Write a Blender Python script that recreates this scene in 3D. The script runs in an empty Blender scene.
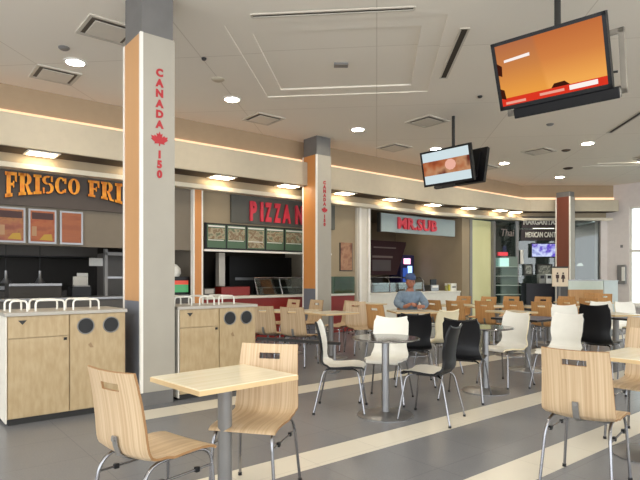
import bpy, bmesh, math, random
from mathutils import Vector, Matrix
from mathutils.geometry import tessellate_polygon
C = bpy.context.scene.collection
SC = bpy.context.scene
R = math.radians
random.seed(4)

# ------------------------------------------------------------------ camera, world, exposure
EYE, HOR, FPX = 1.33, 277.0, 540.0
cam = bpy.data.cameras.new('camera')
cam.sensor_fit = 'HORIZONTAL'; cam.sensor_width = 36.0
cam.lens = 36.0 * FPX / 640.0
cam.shift_y = (HOR - 240.0) / 640.0
cam.clip_start = 0.05; cam.clip_end = 200
camo = bpy.data.objects.new('camera', cam); C.objects.link(camo)
camo.location = (0, 0, EYE); camo.rotation_euler = (R(90), 0, 0)
SC.camera = camo
SC.view_settings.view_transform = 'Standard'; SC.view_settings.look = 'None'
SC.view_settings.gamma = 1.0; SC.view_settings.use_curve_mapping = False
SC.view_settings.exposure = 0.5
w = bpy.data.worlds.new('daylight'); SC.world = w; w.use_nodes = True
bg = w.node_tree.nodes['Background']
bg.inputs[0].default_value = (0.93, 0.97, 1.0, 1); bg.inputs[1].default_value = 2.5
SC.cycles.use_denoising = True
SC.cycles.max_bounces = 7
SC.cycles.sample_clamp_indirect = 4.0
LAMP = 100.0          # ceiling downlights
COVE = 1.15           # cove strip
SOFFIT = 16.0        # soffit lights
SHOP = 5.0

# ------------------------------------------------------------------ plan: u runs along the counters, v away from them
TH = R(51)
U = Vector((math.sin(TH), math.cos(TH))); V = Vector((-math.cos(TH), math.sin(TH)))
ANG = math.atan2(U.y, U.x)
def uv(a, b, z=0.0):
    p = U * a + V * b; return Vector((p.x, p.y, z))
def ahead(px, Y, z=0.0):               # a spot Y metres into the room
    return Vector(((px - 320) / FPX * Y, Y, z))
def on_v(px, vv):                      # u coordinate where the line of sight meets plane v = vv
    d = (px - 320) / FPX; Y = vv / (d * V.x + V.y); return d * Y * U.x + Y * U.y
def z_v(px, py, vv):
    d = (px - 320) / FPX; Y = vv / (d * V.x + V.y); return EYE + (HOR - py) / FPX * Y
def x_Y(px, Y): return (px - 320) / FPX * Y
def z_Y(py, Y): return EYE + (HOR - py) / FPX * Y

# ------------------------------------------------------------------ materials
MATS = {}
def lin(c): return tuple((v / 255 / 12.92) if v / 255 <= 0.04045 else ((v / 255 + 0.055) / 1.055) ** 2.4 for v in c) + (1,)
def mat(name, col, rough=0.6, metal=0.0, spec=0.5, noise=0.0, nscale=(8, 8, 8), col2=None, bump=0.0, emit=0.0, alpha=None):
    if name in MATS: return MATS[name]
    m = bpy.data.materials.new(name); m.use_nodes = True; MATS[name] = m
    nt = m.node_tree; b = nt.nodes['Principled BSDF']
    b.inputs['Base Color'].default_value = lin(col); b.inputs['Roughness'].default_value = rough
    b.inputs['Metallic'].default_value = metal; b.inputs['Specular IOR Level'].default_value = spec
    if emit:
        b.inputs['Emission Color'].default_value = lin(col); b.inputs['Emission Strength'].default_value = emit
    if True:
        tc = nt.nodes.new('ShaderNodeTexCoord'); mp = nt.nodes.new('ShaderNodeMapping')
        mp.inputs['Scale'].default_value = nscale
        nz = nt.nodes.new('ShaderNodeTexNoise'); nz.inputs['Scale'].default_value = 1.0; nz.inputs['Detail'].default_value = 4
        nt.links.new(tc.outputs['Object'], mp.inputs[0]); nt.links.new(mp.outputs[0], nz.inputs['Vector'])
        cr = nt.nodes.new('ShaderNodeValToRGB')
        c1 = lin(col); k = 1 - (noise or 0.04)
        c2 = lin(col2) if col2 else (c1[0] * k, c1[1] * k, c1[2] * k, 1)
        cr.color_ramp.elements[0].position = 0.35; cr.color_ramp.elements[1].position = 0.65
        cr.color_ramp.elements[0].color = c2; cr.color_ramp.elements[1].color = c1
        nt.links.new(nz.outputs['Fac'], cr.inputs[0]); nt.links.new(cr.outputs[0], b.inputs['Base Color'])
        if emit: nt.links.new(cr.outputs[0], b.inputs['Emission Color'])
        if bump:
            bp = nt.nodes.new('ShaderNodeBump'); bp.inputs['Strength'].default_value = bump; bp.inputs['Distance'].default_value = 0.01
            nt.links.new(nz.outputs['Fac'], bp.inputs['Height']); nt.links.new(bp.outputs[0], b.inputs['Normal'])
    return m
def glow(name, col, s):
    if name in MATS: return MATS[name]
    m = bpy.data.materials.new(name); m.use_nodes = True; MATS[name] = m
    nt = m.node_tree; nt.nodes.clear()
    e = nt.nodes.new('ShaderNodeEmission'); o = nt.nodes.new('ShaderNodeOutputMaterial')
    e.inputs[0].default_value = lin(col); e.inputs[1].default_value = s
    nt.links.new(e.outputs[0], o.inputs[0]); return m
def glassy(name, tint, gloss=0.12, rough=0.05):
    m = bpy.data.materials.new(name); m.use_nodes = True; MATS[name] = m
    nt = m.node_tree; nt.nodes.clear()
    t = nt.nodes.new('ShaderNodeBsdfTransparent'); g = nt.nodes.new('ShaderNodeBsdfGlossy'); x = nt.nodes.new('ShaderNodeMixShader')
    o = nt.nodes.new('ShaderNodeOutputMaterial')
    t.inputs[0].default_value = lin(tint); g.inputs['Roughness'].default_value = rough; x.inputs[0].default_value = gloss
    nt.links.new(t.outputs[0], x.inputs[1]); nt.links.new(g.outputs[0], x.inputs[2]); nt.links.new(x.outputs[0], o.inputs[0]); return m

M = {}
M['ply'] = mat('ash_plywood', (204, 180, 148), 0.36, nscale=(85, .9, .9), col2=(182, 154, 120))
M['plywarmlit'] = mat('warm_lit_plywood', (208, 160, 104), 0.4, nscale=(80, .9, .9), col2=(190, 140, 88))  # orange tint of the warmer light farther back, put into the wood colour
M['plyedge'] = mat('plywood_edge', (150, 112, 72), 0.5)
M['laminate'] = mat('birch_laminate', (184, 162, 126), 0.45, nscale=(26, 26, 7), col2=(172, 148, 110))
M['lamtop'] = mat('cream_laminate', (228, 220, 198), 0.22, nscale=(2, 30, 40), col2=(220, 210, 184))
M['lamedge'] = mat('laminate_edge', (214, 186, 140), 0.4)
M['chrome'] = mat('chrome', (150, 150, 154), 0.22, metal=1.0)
M['steel'] = mat('brushed_steel', (150, 150, 152), 0.35, metal=0.9)
M['greymetal'] = mat('grey_metal', (132, 130, 128), 0.45, metal=0.3)
M['blackplastic'] = mat('black_plastic', (20, 20, 23), 0.35, spec=.3)
M['whiteplastic'] = mat('white_plastic', (236, 234, 226), 0.3)
M['creamplastic'] = mat('cream_plastic', (226, 214, 182), 0.32)
M['whitepaint'] = mat('white_paint', (226, 220, 208), 0.6)
M['colwhite'] = mat('column_white', (168, 162, 150), 0.55, noise=0.05, nscale=(3, 3, 3))
M['colorange'] = mat('column_orange', (206, 140, 78), 0.5, noise=0.05, nscale=(4, 4, 1))
M['coltan'] = mat('column_tan_orange', (200, 152, 104), 0.5, noise=0.05, nscale=(4, 4, 1))
M['colshaded'] = mat('column_shaded_brown', (112, 58, 42), 0.5)  # column side lying in shadow; the darkening is put into the colour
M['colgrey'] = mat('column_grey', (112, 110, 108), 0.6, noise=0.12, nscale=(5, 5, 5))
M['colblue'] = mat('column_blue_grey', (110, 114, 124), 0.6)
M['trimwhite'] = mat('trim_white', (238, 234, 226), 0.4)
M['ceiling'] = None
M['cove'] = mat('cove_tan', (172, 150, 122), 0.8)
M['fascia'] = mat('fascia_cream', (196, 184, 162), 0.7)
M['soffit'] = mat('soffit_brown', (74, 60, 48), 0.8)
M['valance'] = mat('valance_lit_cream', (226, 216, 194), 0.5)
M['taupe'] = mat('taupe_wall', (160, 144, 118), 0.75, noise=0.08, nscale=(2, 2, 2))
M['taupe2'] = mat('grey_taupe_wall', (122, 112, 98), 0.75)
M['signdark'] = mat('sign_brown_grey', (78, 68, 62), 0.6)
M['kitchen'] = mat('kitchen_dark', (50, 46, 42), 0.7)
M['kitchen2'] = mat('kitchen_grey', (84, 80, 76), 0.5)
M['maroon'] = mat('maroon_board', (50, 20, 22), 0.6, spec=.2)
M['red'] = mat('red_counter', (134, 28, 20), 0.4)
M['counter'] = mat('white_counter', (226, 222, 210), 0.3)
M['gold'] = mat('gold_letter', (238, 160, 32), 0.4, noise=0.3, nscale=(9, 9, 9), col2=(226, 128, 16))
M['goldside'] = mat('letter_side', (40, 26, 20), 0.6)
M['redletter'] = mat('red_letter', (196, 44, 62), 0.45, emit=0.08)
M['redink'] = mat('red_ink', (176, 36, 44), 0.5)
M['black'] = mat('matt_black', (16, 16, 18), 0.5)
M['darkframe'] = mat('dark_frame', (40, 38, 36), 0.5)
M['paper'] = mat('paper', (224, 222, 214), 0.7)
M['bluegrey'] = mat('blue_grey_board', (150, 164, 166), 0.5)
M['yellowgreen'] = mat('yellow_green_panel', (226, 224, 178), 0.5, col2=(212, 210, 158), nscale=(1.5, 1.5, .4), emit=0.03)
M['pinkwall'] = mat('pale_wall', (226, 218, 214), 0.7)
M['glassdark'] = glassy('storefront_glass', (205, 212, 209), 0.09, 0.04)
M['glass'] = glassy('clear_glass', (236, 242, 240), 0.08, 0.03)
M['glassgreen'] = glassy('green_glass', (170, 205, 190), 0.12, 0.05)
M['greydisplay'] = mat('display_grey_green', (112, 130, 120), 0.4)
M['skin'] = mat('skin', (170, 112, 88), 0.55)
M['denim'] = mat('denim_shirt', (128, 146, 164), 0.8, noise=0.25, nscale=(14, 14, 14))
M['capblue'] = mat('cap_blue', (60, 78, 118), 0.7)
M['trousers'] = mat('dark_trousers', (44, 46, 58), 0.8)
M['shoe'] = mat('shoe_leather', (36, 30, 28), 0.5)
M['hair'] = mat('grey_hair', (96, 88, 82), 0.8)
M['lamp'] = glow('downlight_glow', (255, 244, 222), LAMP)
M['slamp'] = glow('soffit_glow', (255, 232, 196), SOFFIT)
M['strip'] = glow('cove_strip_glow', (255, 200, 158), COVE)
M['shoplamp'] = glow('kitchen_tube_glow', (255, 240, 214), SHOP)

def ceiling_mat():
    m = bpy.data.materials.new('ceiling_tile'); m.use_nodes = True; nt = m.node_tree; b = nt.nodes['Principled BSDF']
    tc = nt.nodes.new('ShaderNodeTexCoord'); mp = nt.nodes.new('ShaderNodeMapping'); mp.inputs['Rotation'].default_value = (0, 0, R(6))
    br = nt.nodes.new('ShaderNodeTexBrick'); br.offset = 0.0
    br.inputs['Scale'].default_value = 1.0; br.inputs['Brick Width'].default_value = 2.4; br.inputs['Row Height'].default_value = 2.4
    br.inputs['Mortar Size'].default_value = 0.008; br.inputs['Mortar Smooth'].default_value = 0.4
    br.inputs['Color1'].default_value = lin((238, 230, 216)); br.inputs['Color2'].default_value = lin((236, 228, 214)); br.inputs['Mortar'].default_value = lin((214, 204, 188))
    nt.links.new(tc.outputs['Object'], mp.inputs[0]); nt.links.new(mp.outputs[0], br.inputs['Vector']); nt.links.new(br.outputs['Color'], b.inputs['Base Color'])
    b.inputs['Roughness'].default_value = 0.85; return m
M['ceiling'] = ceiling_mat()
def floor_mat():
    m = bpy.data.materials.new('floor_tile'); m.use_nodes = True; nt = m.node_tree; b = nt.nodes['Principled BSDF']
    tc = nt.nodes.new('ShaderNodeTexCoord')
    mp = nt.nodes.new('ShaderNodeMapping'); mp.inputs['Rotation'].default_value = (0, 0, -ANG)
    nt.links.new(tc.outputs['Object'], mp.inputs[0])
    sx = nt.nodes.new('ShaderNodeSeparateXYZ'); nt.links.new(mp.outputs[0], sx.inputs[0])
    nz = nt.nodes.new('ShaderNodeTexNoise'); nz.inputs['Scale'].default_value = 1.3; nz.inputs['Detail'].default_value = 5
    nt.links.new(tc.outputs['Object'], nz.inputs['Vector'])
    n2 = nt.nodes.new('ShaderNodeTexNoise'); n2.inputs['Scale'].default_value = 90; nt.links.new(tc.outputs['Object'], n2.inputs['Vector'])
    base = nt.nodes.new('ShaderNodeValToRGB'); base.color_ramp.elements[0].color = lin((122, 124, 129)); base.color_ramp.elements[1].color = lin((137, 138, 143))
    nt.links.new(nz.outputs['Fac'], base.inputs[0])
    sp = nt.nodes.new('ShaderNodeMixRGB'); sp.blend_type = 'MULTIPLY'; sp.inputs[0].default_value = 0.25
    nt.links.new(base.outputs[0], sp.inputs[1]); nt.links.new(n2.outputs['Fac'], sp.inputs[2])
    last = sp.outputs[0]
    for (v0, v1) in [(4.93, 5.28), (2.95, 3.26), (1.86, 2.16), (0.75, 1.05)]:
        a = nt.nodes.new('ShaderNodeMath'); a.operation = 'COMPARE'
        a.inputs[1].default_value = (v0 + v1) / 2; a.inputs[2].default_value = (v1 - v0) / 2
        nt.links.new(sx.outputs['Y'], a.inputs[0])
        g_ = nt.nodes.new('ShaderNodeMath'); g_.operation = 'GREATER_THAN'; g_.inputs[1].default_value = 1.7 if v0 > 4 else -9; nt.links.new(sx.outputs['X'], g_.inputs[0])
        g2 = nt.nodes.new('ShaderNodeMath'); g2.operation = 'MULTIPLY'; nt.links.new(a.outputs[0], g2.inputs[0]); nt.links.new(g_.outputs[0], g2.inputs[1]); a = g2
        mx = nt.nodes.new('ShaderNodeMixRGB'); mx.inputs[2].default_value = lin((226, 220, 206))
        nt.links.new(a.outputs[0], mx.inputs[0]); nt.links.new(last, mx.inputs[1]); last = mx.outputs[0]
    # tile joints
    br = nt.nodes.new('ShaderNodeTexBrick'); br.offset = 0.0; br.inputs['Scale'].default_value = 1.0
    br.inputs['Brick Width'].default_value = 0.6; br.inputs['Row Height'].default_value = 0.6; br.inputs['Mortar Size'].default_value = 0.003
    br.inputs['Color1'].default_value = (1, 1, 1, 1); br.inputs['Color2'].default_value = (0.97, 0.97, 0.97, 1); br.inputs['Mortar'].default_value = (0.8, 0.8, 0.8, 1)
    nt.links.new(mp.outputs[0], br.inputs['Vector'])
    mj = nt.nodes.new('ShaderNodeMixRGB'); mj.blend_type = 'MULTIPLY'; mj.inputs[0].default_value = 1.0
    nt.links.new(last, mj.inputs[1]); nt.links.new(br.outputs['Color'], mj.inputs[2])
    nt.links.new(mj.outputs[0], b.inputs['Base Color'])
    b.inputs['Roughness'].default_value = 0.27; b.inputs['Specular IOR Level'].default_value = 0.4
    return m
M['floor'] = floor_mat()

# ------------------------------------------------------------------ builders
def link(name, bm, m, parent=None, smooth=False, sharp=40):
    me = bpy.data.meshes.new(name); bmesh.ops.recalc_face_normals(bm, faces=bm.faces[:]); bm.to_mesh(me); bm.free()
    for q in (m if isinstance(m, (list, tuple)) else [m]): me.materials.append(q)
    if smooth:
        me.polygons.foreach_set('use_smooth', [True] * len(me.polygons))
        me.set_sharp_from_angle(angle=R(sharp))
    o = bpy.data.objects.new(name, me); C.objects.link(o)
    if parent: o.parent = parent
    return o
def thing(name, label, cat, loc=(0, 0, 0), rz=0.0, group=None):
    o = bpy.data.objects.new(name, None); C.objects.link(o); o.empty_display_size = 0.1
    o.location = loc; o.rotation_euler = (0, 0, rz); o['label'] = label; o['category'] = cat
    if group: o['group'] = group
    return o
def tag(o, label, cat, group=None):
    o['label'] = label; o['category'] = cat
    if group: o['group'] = group
    return o
def struct(o): o['kind'] = 'structure'; return o
def box(bm, x0, x1, y0, y1, z0, z1, mi=0, bev=0.0, f=None):
    if x0 > x1: x0, x1 = x1, x0
    if y0 > y1: y0, y1 = y1, y0
    if z0 > z1: z0, z1 = z1, z0
    co = [(x, y, z) for x in (x0, x1) for y in (y0, y1) for z in (z0, z1)]
    if f: co = [f(*c) for c in co]
    vs = [bm.verts.new(c) for c in co]
    fs = [bm.faces.new([vs[i] for i in q]) for q in [(0, 1, 3, 2), (4, 6, 7, 5), (0, 4, 5, 1), (2, 3, 7, 6), (0, 2, 6, 4), (1, 5, 7, 3)]]
    for q in fs: q.material_index = mi
    if bev:
        es = list({e for q in fs for e in q.edges})
        r = bmesh.ops.bevel(bm, geom=es, offset=bev, segments=2, affect='EDGES', profile=0.5)
        for q in r['faces']: q.material_index = mi
    return fs
def tube(bm, pts, r, n=8, mi=0, closed=False):
    pts = [Vector(p) for p in pts]; rings = []; N = len(pts); prev = None
    for i, p in enumerate(pts):
        if closed: t = (pts[(i + 1) % N] - pts[i - 1]).normalized()
        else: t = (pts[min(i + 1, N - 1)] - pts[max(i - 1, 0)]).normalized()
        if prev is None:
            a = Vector((0, 0, 1)) if abs(t.z) < 0.9 else Vector((1, 0, 0)); nrm = t.cross(a).normalized()
        else: nrm = (prev - t * prev.dot(t)).normalized()
        prev = nrm; bn = t.cross(nrm)
        rr = r[i] if isinstance(r, (list, tuple)) else r
        rings.append([bm.verts.new(p + (nrm * math.cos(2 * math.pi * k / n) + bn * math.sin(2 * math.pi * k / n)) * rr) for k in range(n)])
    for i in range(N if closed else N - 1):
        A, B = rings[i], rings[(i + 1) % N]
        for k in range(n): bm.faces.new([A[k], A[(k + 1) % n], B[(k + 1) % n], B[k]]).material_index = mi
    if not closed:
        bm.faces.new(rings[0]).material_index = mi; bm.faces.new(rings[-1]).material_index = mi
def lathe(bm, prof, n=32, mi=0, cx=0, cy=0):
    rings = []
    for (r, z) in prof:
        if r < 1e-5: rings.append([bm.verts.new((cx, cy, z))])
        else: rings.append([bm.verts.new((cx + r * math.cos(2 * math.pi * k / n), cy + r * math.sin(2 * math.pi * k / n), z)) for k in range(n)])
    for A, B in zip(rings, rings[1:]):
        for k in range(n):
            a, b, c, d = A[k % len(A)], A[(k + 1) % n % len(A)], B[(k + 1) % n % len(B)], B[k % len(B)]
            q = []
            for x in (a, b, c, d):
                if x not in q: q.append(x)
            if len(q) > 2: bm.faces.new(q).material_index = mi
def prism(bm, poly, y0, y1, mi=0, side=None, f=None):      # polygon in x,z extruded along y
    f = f or (lambda x, y, z: (x, y, z))
    A = [bm.verts.new(f(x, y0, z)) for x, z in poly]; B = [bm.verts.new(f(x, y1, z)) for x, z in poly]
    tris = tessellate_polygon([[Vector((x, z, 0)) for x, z in poly]])
    for t in tris:
        bm.faces.new([A[i] for i in t]).material_index = mi; bm.faces.new([B[i] for i in t]).material_index = mi
    n = len(poly)
    for i in range(n):
        bm.faces.new([A[i], A[(i + 1) % n], B[(i + 1) % n], B[i]]).material_index = mi if side is None else side
def arc(p0, p1, p2, n=5):                                   # quadratic bend
    p0, p1, p2 = Vector(p0), Vector(p1), Vector(p2)
    return [(1 - t) ** 2 * p0 + 2 * t * (1 - t) * p1 + t * t * p2 for t in [i / n for i in range(n + 1)]]
def copy_tree(root, loc, rz, label, group=None):
    r = root.copy(); C.objects.link(r); r.location = loc; r.rotation_euler = (0, 0, rz); r['label'] = label
    if group: r['group'] = group
    for ch in list(root.children):
        c = ch.copy(); C.objects.link(c); c.parent = r
        for g in list(ch.children):
            d = g.copy(); C.objects.link(d); d.parent = c
    return r
def uvbox(bm, u0, u1, v0, v1, z0, z1, mi=0):
    box(bm, u0, u1, v0, v1, z0, z1, mi, f=lambda a, b, c: uv(a, b, c))
def font_mesh(body, size, depth, bold=0.0, sx=1.0, shear=0.0, spacing=1.0):
    cu = bpy.data.curves.new('lettering', 'FONT'); cu.body = body; cu.size = size; cu.extrude = depth; cu.offset = bold
    cu.align_x = 'CENTER'; cu.align_y = 'CENTER'; cu.shear = shear; cu.space_character = spacing; cu.resolution_u = 3
    o = bpy.data.objects.new('tmp', cu); C.objects.link(o)
    me = bpy.data.meshes.new_from_object(o.evaluated_get(bpy.context.evaluated_depsgraph_get()))
    bpy.data.objects.remove(o); me.transform(Matrix.Diagonal((sx, 1, 1, 1))); me.name = 'lettering'; return me
def word(body, size, depth, m, parent, loc, rx=90, rz=0.0, **k):
    bpy.context.view_layer.update()
    me = font_mesh(body, size, depth, **k); me.materials.clear(); me.materials.append(m)
    o = bpy.data.objects.new('lettering', me); C.objects.link(o); o.parent = parent
    o.location = loc; o.rotation_euler = (R(rx), 0, rz); return o

# ------------------------------------------------------------------ setting
CZ = 4.35
def corner(c):                # where plane v=c meets the far wall's plane
    Y = 17.8 + (c - 9.65) * 0.9; X = (V.y * Y - c) / (-V.x); return Vector((X, Y))
def wall_line(c, ustart=-7.0):
    Y = 17.8 + (c - 9.65) * 0.9
    return [Vector(uv(ustart, c)[:2]), Vector(uv(12.0, c)[:2]), corner(c), Vector((9.67 , Y))]
RISE = [0, 0, .14, .14]                  # the counters' canopy steps up a little towards the far front
def rise(u_): return .14 * max(0.0, min(1.0, (u_ - 12.0) / 4.0))
def band(bm, c0, c1, z0, z1, mi=0, ustart=-7.0):
    A, B = wall_line(c0, ustart), wall_line(c1, ustart)
    for i in range(3):
        q = [A[i], A[i + 1], B[i + 1], B[i]]; d = [RISE[i], RISE[i + 1], RISE[i + 1], RISE[i]]
        lo = [bm.verts.new((p.x, p.y, z0 + (k if z0 < 3.6 else 0))) for p, k in zip(q, d)]; hi = [bm.verts.new((p.x, p.y, z1 + (k if z1 < 3.6 else 0))) for p, k in zip(q, d)]
        for f in ([lo[3], lo[2], lo[1], lo[0]], hi, *[[lo[k], lo[(k + 1) % 4], hi[(k + 1) % 4], hi[k]] for k in range(4)]):
            bm.faces.new(f).material_index = mi
bm = bmesh.new(); box(bm, -14, 22, -1.2, 26, -0.1, 0); struct(link('floor', bm, M['floor']))
# ceiling with two raised coffers turned 6 degrees
E1 = Vector((math.cos(R(6)), -math.sin(R(6)))); E2 = Vector((math.sin(R(6)), math.cos(R(6))))
def quad(cnr, a, b): return [cnr, cnr + E1 * a, cnr + E1 * a + E2 * b, cnr + E2 * b]
c1 = Vector((-0.63, 8.77)) - E1 * .28 + E2 * .28; hole1 = quad(c1 - E2 * 2.6, 2.64, 2.6)
hole2 = quad(Vector((6.95, 12.7)), 4.0, 2.1)
hole3 = quad(c1 - E2 * 6.6 , 2.64, 2.9)
rw0 = Vector((9.67, 17.8)); rwd = -V
rw1 = rw0 + rwd * 16
cl = wall_line(9.65)
outer = [Vector((-14, -6)), Vector((rw1.x, -6)), rw1, rw0, cl[2], cl[0], Vector((-14, cl[0].y))]
bm = bmesh.new(); polys = [outer, hole1, hole2, hole3]; flat = [p for q in polys for p in q]
vs = [bm.verts.new((p.x, p.y, CZ)) for p in flat]
for t in tessellate_polygon([[Vector((p.x, p.y, 0)) for p in q] for q in polys]): bm.faces.new([vs[i] for i in t])
i0 = len(outer)
def step(hl, ins): c_ = hl; return [c_[0] + (E1 + E2) * ins, c_[1] + (-E1 + E2) * ins, c_[2] + (-E1 - E2) * ins, c_[3] + (E1 - E2) * ins]
for hl in (hole1, hole2, hole3):
    lo = vs[i0:i0 + 4]; i0 += 4
    hi = [bm.verts.new((p.x, p.y, CZ + 0.015)) for p in hl]
    for k in range(4): bm.faces.new([lo[k], lo[(k + 1) % 4], hi[(k + 1) % 4], hi[k]])
    inn = step(hl, .28); a1 = [bm.verts.new((p.x, p.y, CZ + 0.015)) for p in inn]; a2 = [bm.verts.new((p.x, p.y, CZ + 0.04)) for p in inn]
    for k in range(4):
        bm.faces.new([hi[k], hi[(k + 1) % 4], a1[(k + 1) % 4], a1[k]]); bm.faces.new([a1[k], a1[(k + 1) % 4], a2[(k + 1) % 4], a2[k]])
    bm.faces.new(a2)
top = [bm.verts.new((p.x, p.y, CZ + 0.3)) for p in outer]; bm.faces.new(top)
for k in range(len(outer)): bm.faces.new([vs[k], vs[(k + 1) % len(outer)], top[(k + 1) % len(outer)], top[k]])
struct(link('ceiling', bm, M['ceiling']))
# cove wall, ledge, fascia, soffit, valance
bm = bmesh.new(); band(bm, 9.65, 9.75, 3.66, CZ + .3); struct(link('trim_1', bm, M['cove']))
bm = bmesh.new(); band(bm, 9.30, 9.36, 3.32, 3.82); band(bm, 9.36, 9.65, 3.66, 3.72); struct(link('trim_2', bm, M['fascia']))
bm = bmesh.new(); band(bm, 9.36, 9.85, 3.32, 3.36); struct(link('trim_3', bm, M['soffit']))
bm = bmesh.new(); band(bm, 9.85, 9.93, 3.07, 3.34); struct(link('trim_4', bm, mat('valance_shaded_tan', (168, 152, 126), .7)))  # upper valance: shade above the lip painted as a darker tone
bm = bmesh.new(); band(bm, 9.66, 9.93, 3.06, 3.14); struct(link('trim_12', bm, M['valance']))  # lower lip: soffit light falling on it painted as a brighter tone
bm = bmesh.new(); band(bm, 9.93, 9.97, 3.07, 4.4); struct(link('wall_upper', bm, M['taupe2']))
ls = tag(link('cove_light_strip', (lambda b: (band(b, 9.61, 9.65, 3.875, 3.94), b)[1])(bmesh.new()), M['strip']), 'warm continuous light strip hidden in the cove above the food counters', 'light strip')
# right wall with big window
def rw(t, n, z): p = rw0 + rwd * t + U * n; return Vector((p.x, p.y, z))
bm = bmesh.new()
fr = lambda a, b, c: rw(a, b, c)
w0, w1, wz0, wz1 = 0.48, 8.5, 0.42, 3.59
box(bm, -0.6, w0, 0, .2, 0, CZ + .3, f=fr); box(bm, w0, 16, 0, .2, wz1, CZ + .3, f=fr); box(bm, w0, 16, 0, .2, 0, wz0, f=fr); box(bm, w1, 16, 0, .2, wz0, wz1, f=fr)
struct(link('wall_right', bm, M['pinkwall']))
bm = bmesh.new()
for z0, z1 in ((wz0, wz0 + .08), (2.13, 2.21), (wz1 - .06, wz1)): box(bm, w0, w1, .03, .12, z0, z1, f=fr)
for k in range(6):
    a = w0 + (w1 - w0 - .07) * k / 5; box(bm, a, a + .07, .03, .12, wz0, wz1, f=fr)
wf = struct(link('window_1', bm, M['trimwhite']))
bm = bmesh.new(); box(bm, w0, w1, .07, .08, wz0, wz1, f=fr); link('pane', bm, M['glass'], wf)
bm = bmesh.new(); box(bm, w0 - .1, w1, -.15, .0, wz0 - .06, wz0, f=fr); link('window_sill', bm, M['trimwhite'], wf)
# pale end wall right of the far storefront and the wall above
bm = bmesh.new(); Yr = 17.95
xl = x_Y(601, Yr); box(bm, xl, 9.67, Yr, Yr + .15, 0, 3.3); struct(link('wall_far', bm, M['pinkwall']))

# ---- shop structure along v
def wallu(name, p0, p1, v0, v1, z0, z1, m, ):
    bm = bmesh.new(); uvbox(bm, on_v(p0, v0), on_v(p1, v0), v0, v1, z0, z1); return struct(link(name, bm, M[m]))
# back of kitchens
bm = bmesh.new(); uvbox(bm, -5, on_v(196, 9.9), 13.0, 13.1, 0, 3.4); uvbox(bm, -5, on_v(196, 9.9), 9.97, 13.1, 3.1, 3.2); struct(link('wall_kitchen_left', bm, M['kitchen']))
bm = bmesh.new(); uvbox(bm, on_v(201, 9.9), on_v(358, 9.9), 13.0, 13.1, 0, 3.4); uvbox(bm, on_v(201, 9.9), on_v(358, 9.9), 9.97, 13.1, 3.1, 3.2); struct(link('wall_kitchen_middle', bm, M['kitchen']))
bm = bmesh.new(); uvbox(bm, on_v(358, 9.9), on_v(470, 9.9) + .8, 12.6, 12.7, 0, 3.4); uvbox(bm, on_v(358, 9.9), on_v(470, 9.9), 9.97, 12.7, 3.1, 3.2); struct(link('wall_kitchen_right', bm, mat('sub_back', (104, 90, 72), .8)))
# partitions
bm = bmesh.new(); ua = on_v(196.5, 9.9)
uvbox(bm, ua, ua + .15, 9.9, 13.0, 0, 3.1); struct(link('wall_partition_left', bm, M['taupe2']))
bm = bmesh.new(); ub = on_v(357, 9.9); uvbox(bm, ub, on_v(369, 9.9), 9.9, 10.3, 0, 3.1); uvbox(bm, ub, ub + .15, 10.3, 13.0, 0, 3.1); struct(link('wall_partition_middle', bm, M['whitepaint']))
bm = bmesh.new()
for p in (359, 368): uvbox(bm, on_v(p, 9.85), on_v(p + 2, 9.85), 9.83, 9.9, 0, 3.1)
struct(link('trim_5', bm, M['trimwhite']))
bm = bmesh.new(); uc = on_v(462, 9.9); uvbox(bm, uc, on_v(470, 9.9), 9.9, 12.7, 0, 3.1); struct(link('wall_partition_right', bm, M['taupe']))
# menu bulkheads
bm = bmesh.new(); uvbox(bm, -5, ua, 9.97, 10.12, 1.86, 3.1); struct(link('wall_bulkhead_left', bm, M['taupe2']))
bm = bmesh.new(); uvbox(bm, on_v(203, 9.97), on_v(303, 9.97) + .2, 9.97, 10.12, 1.86, 3.1); struct(link('wall_bulkhead_middle', bm, M['taupe']))
bm = bmesh.new(); uvbox(bm, on_v(303, 9.97) + .2, ub, 9.97, 10.12, 0, 3.1); struct(link('wall_pier', bm, M['taupe']))
bm = bmesh.new(); uvbox(bm, on_v(105, 10.4), on_v(105, 10.4) + .05, 10.4, 10.5, 0, 1.86); uvbox(bm, on_v(105, 10.4), on_v(150, 10.4), 10.4, 10.5, 1.74, 1.80); struct(link('trim_6', bm, M['greymetal']))
# orange pilaster
bm = bmesh.new(); p0, p1 = on_v(194.5, 9.86), on_v(201.5, 9.86)
uvbox(bm, p0, p1, 9.86, 9.97, 0, 3.06)
struct(link('trim_7', bm, M['colorange']))
bm = bmesh.new(); uvbox(bm, p0 - .03, p0, 9.85, 9.97, 0, 3.06); uvbox(bm, p1, p1 + .03, 9.85, 9.97, 0, 3.06); struct(link('trim_8', bm, M['trimwhite']))
# far storefront: yellow-green pane, frame, glass fronts
bm = bmesh.new(); uvbox(bm, on_v(470, 9.95), on_v(493, 9.95), 9.98, 10.05, 0, 3.1); struct(link('wall_yellow_panel', bm, M['yellowgreen']))
bm = bmesh.new()
for p in (469.5, 493): uvbox(bm, on_v(p, 9.9), on_v(p, 9.9) + .12, 9.88, 10.02, 0, 3.1)
struct(link('trim_9', bm, M['greymetal']))
YF = 18.05
kc = corner(9.93)
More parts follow.
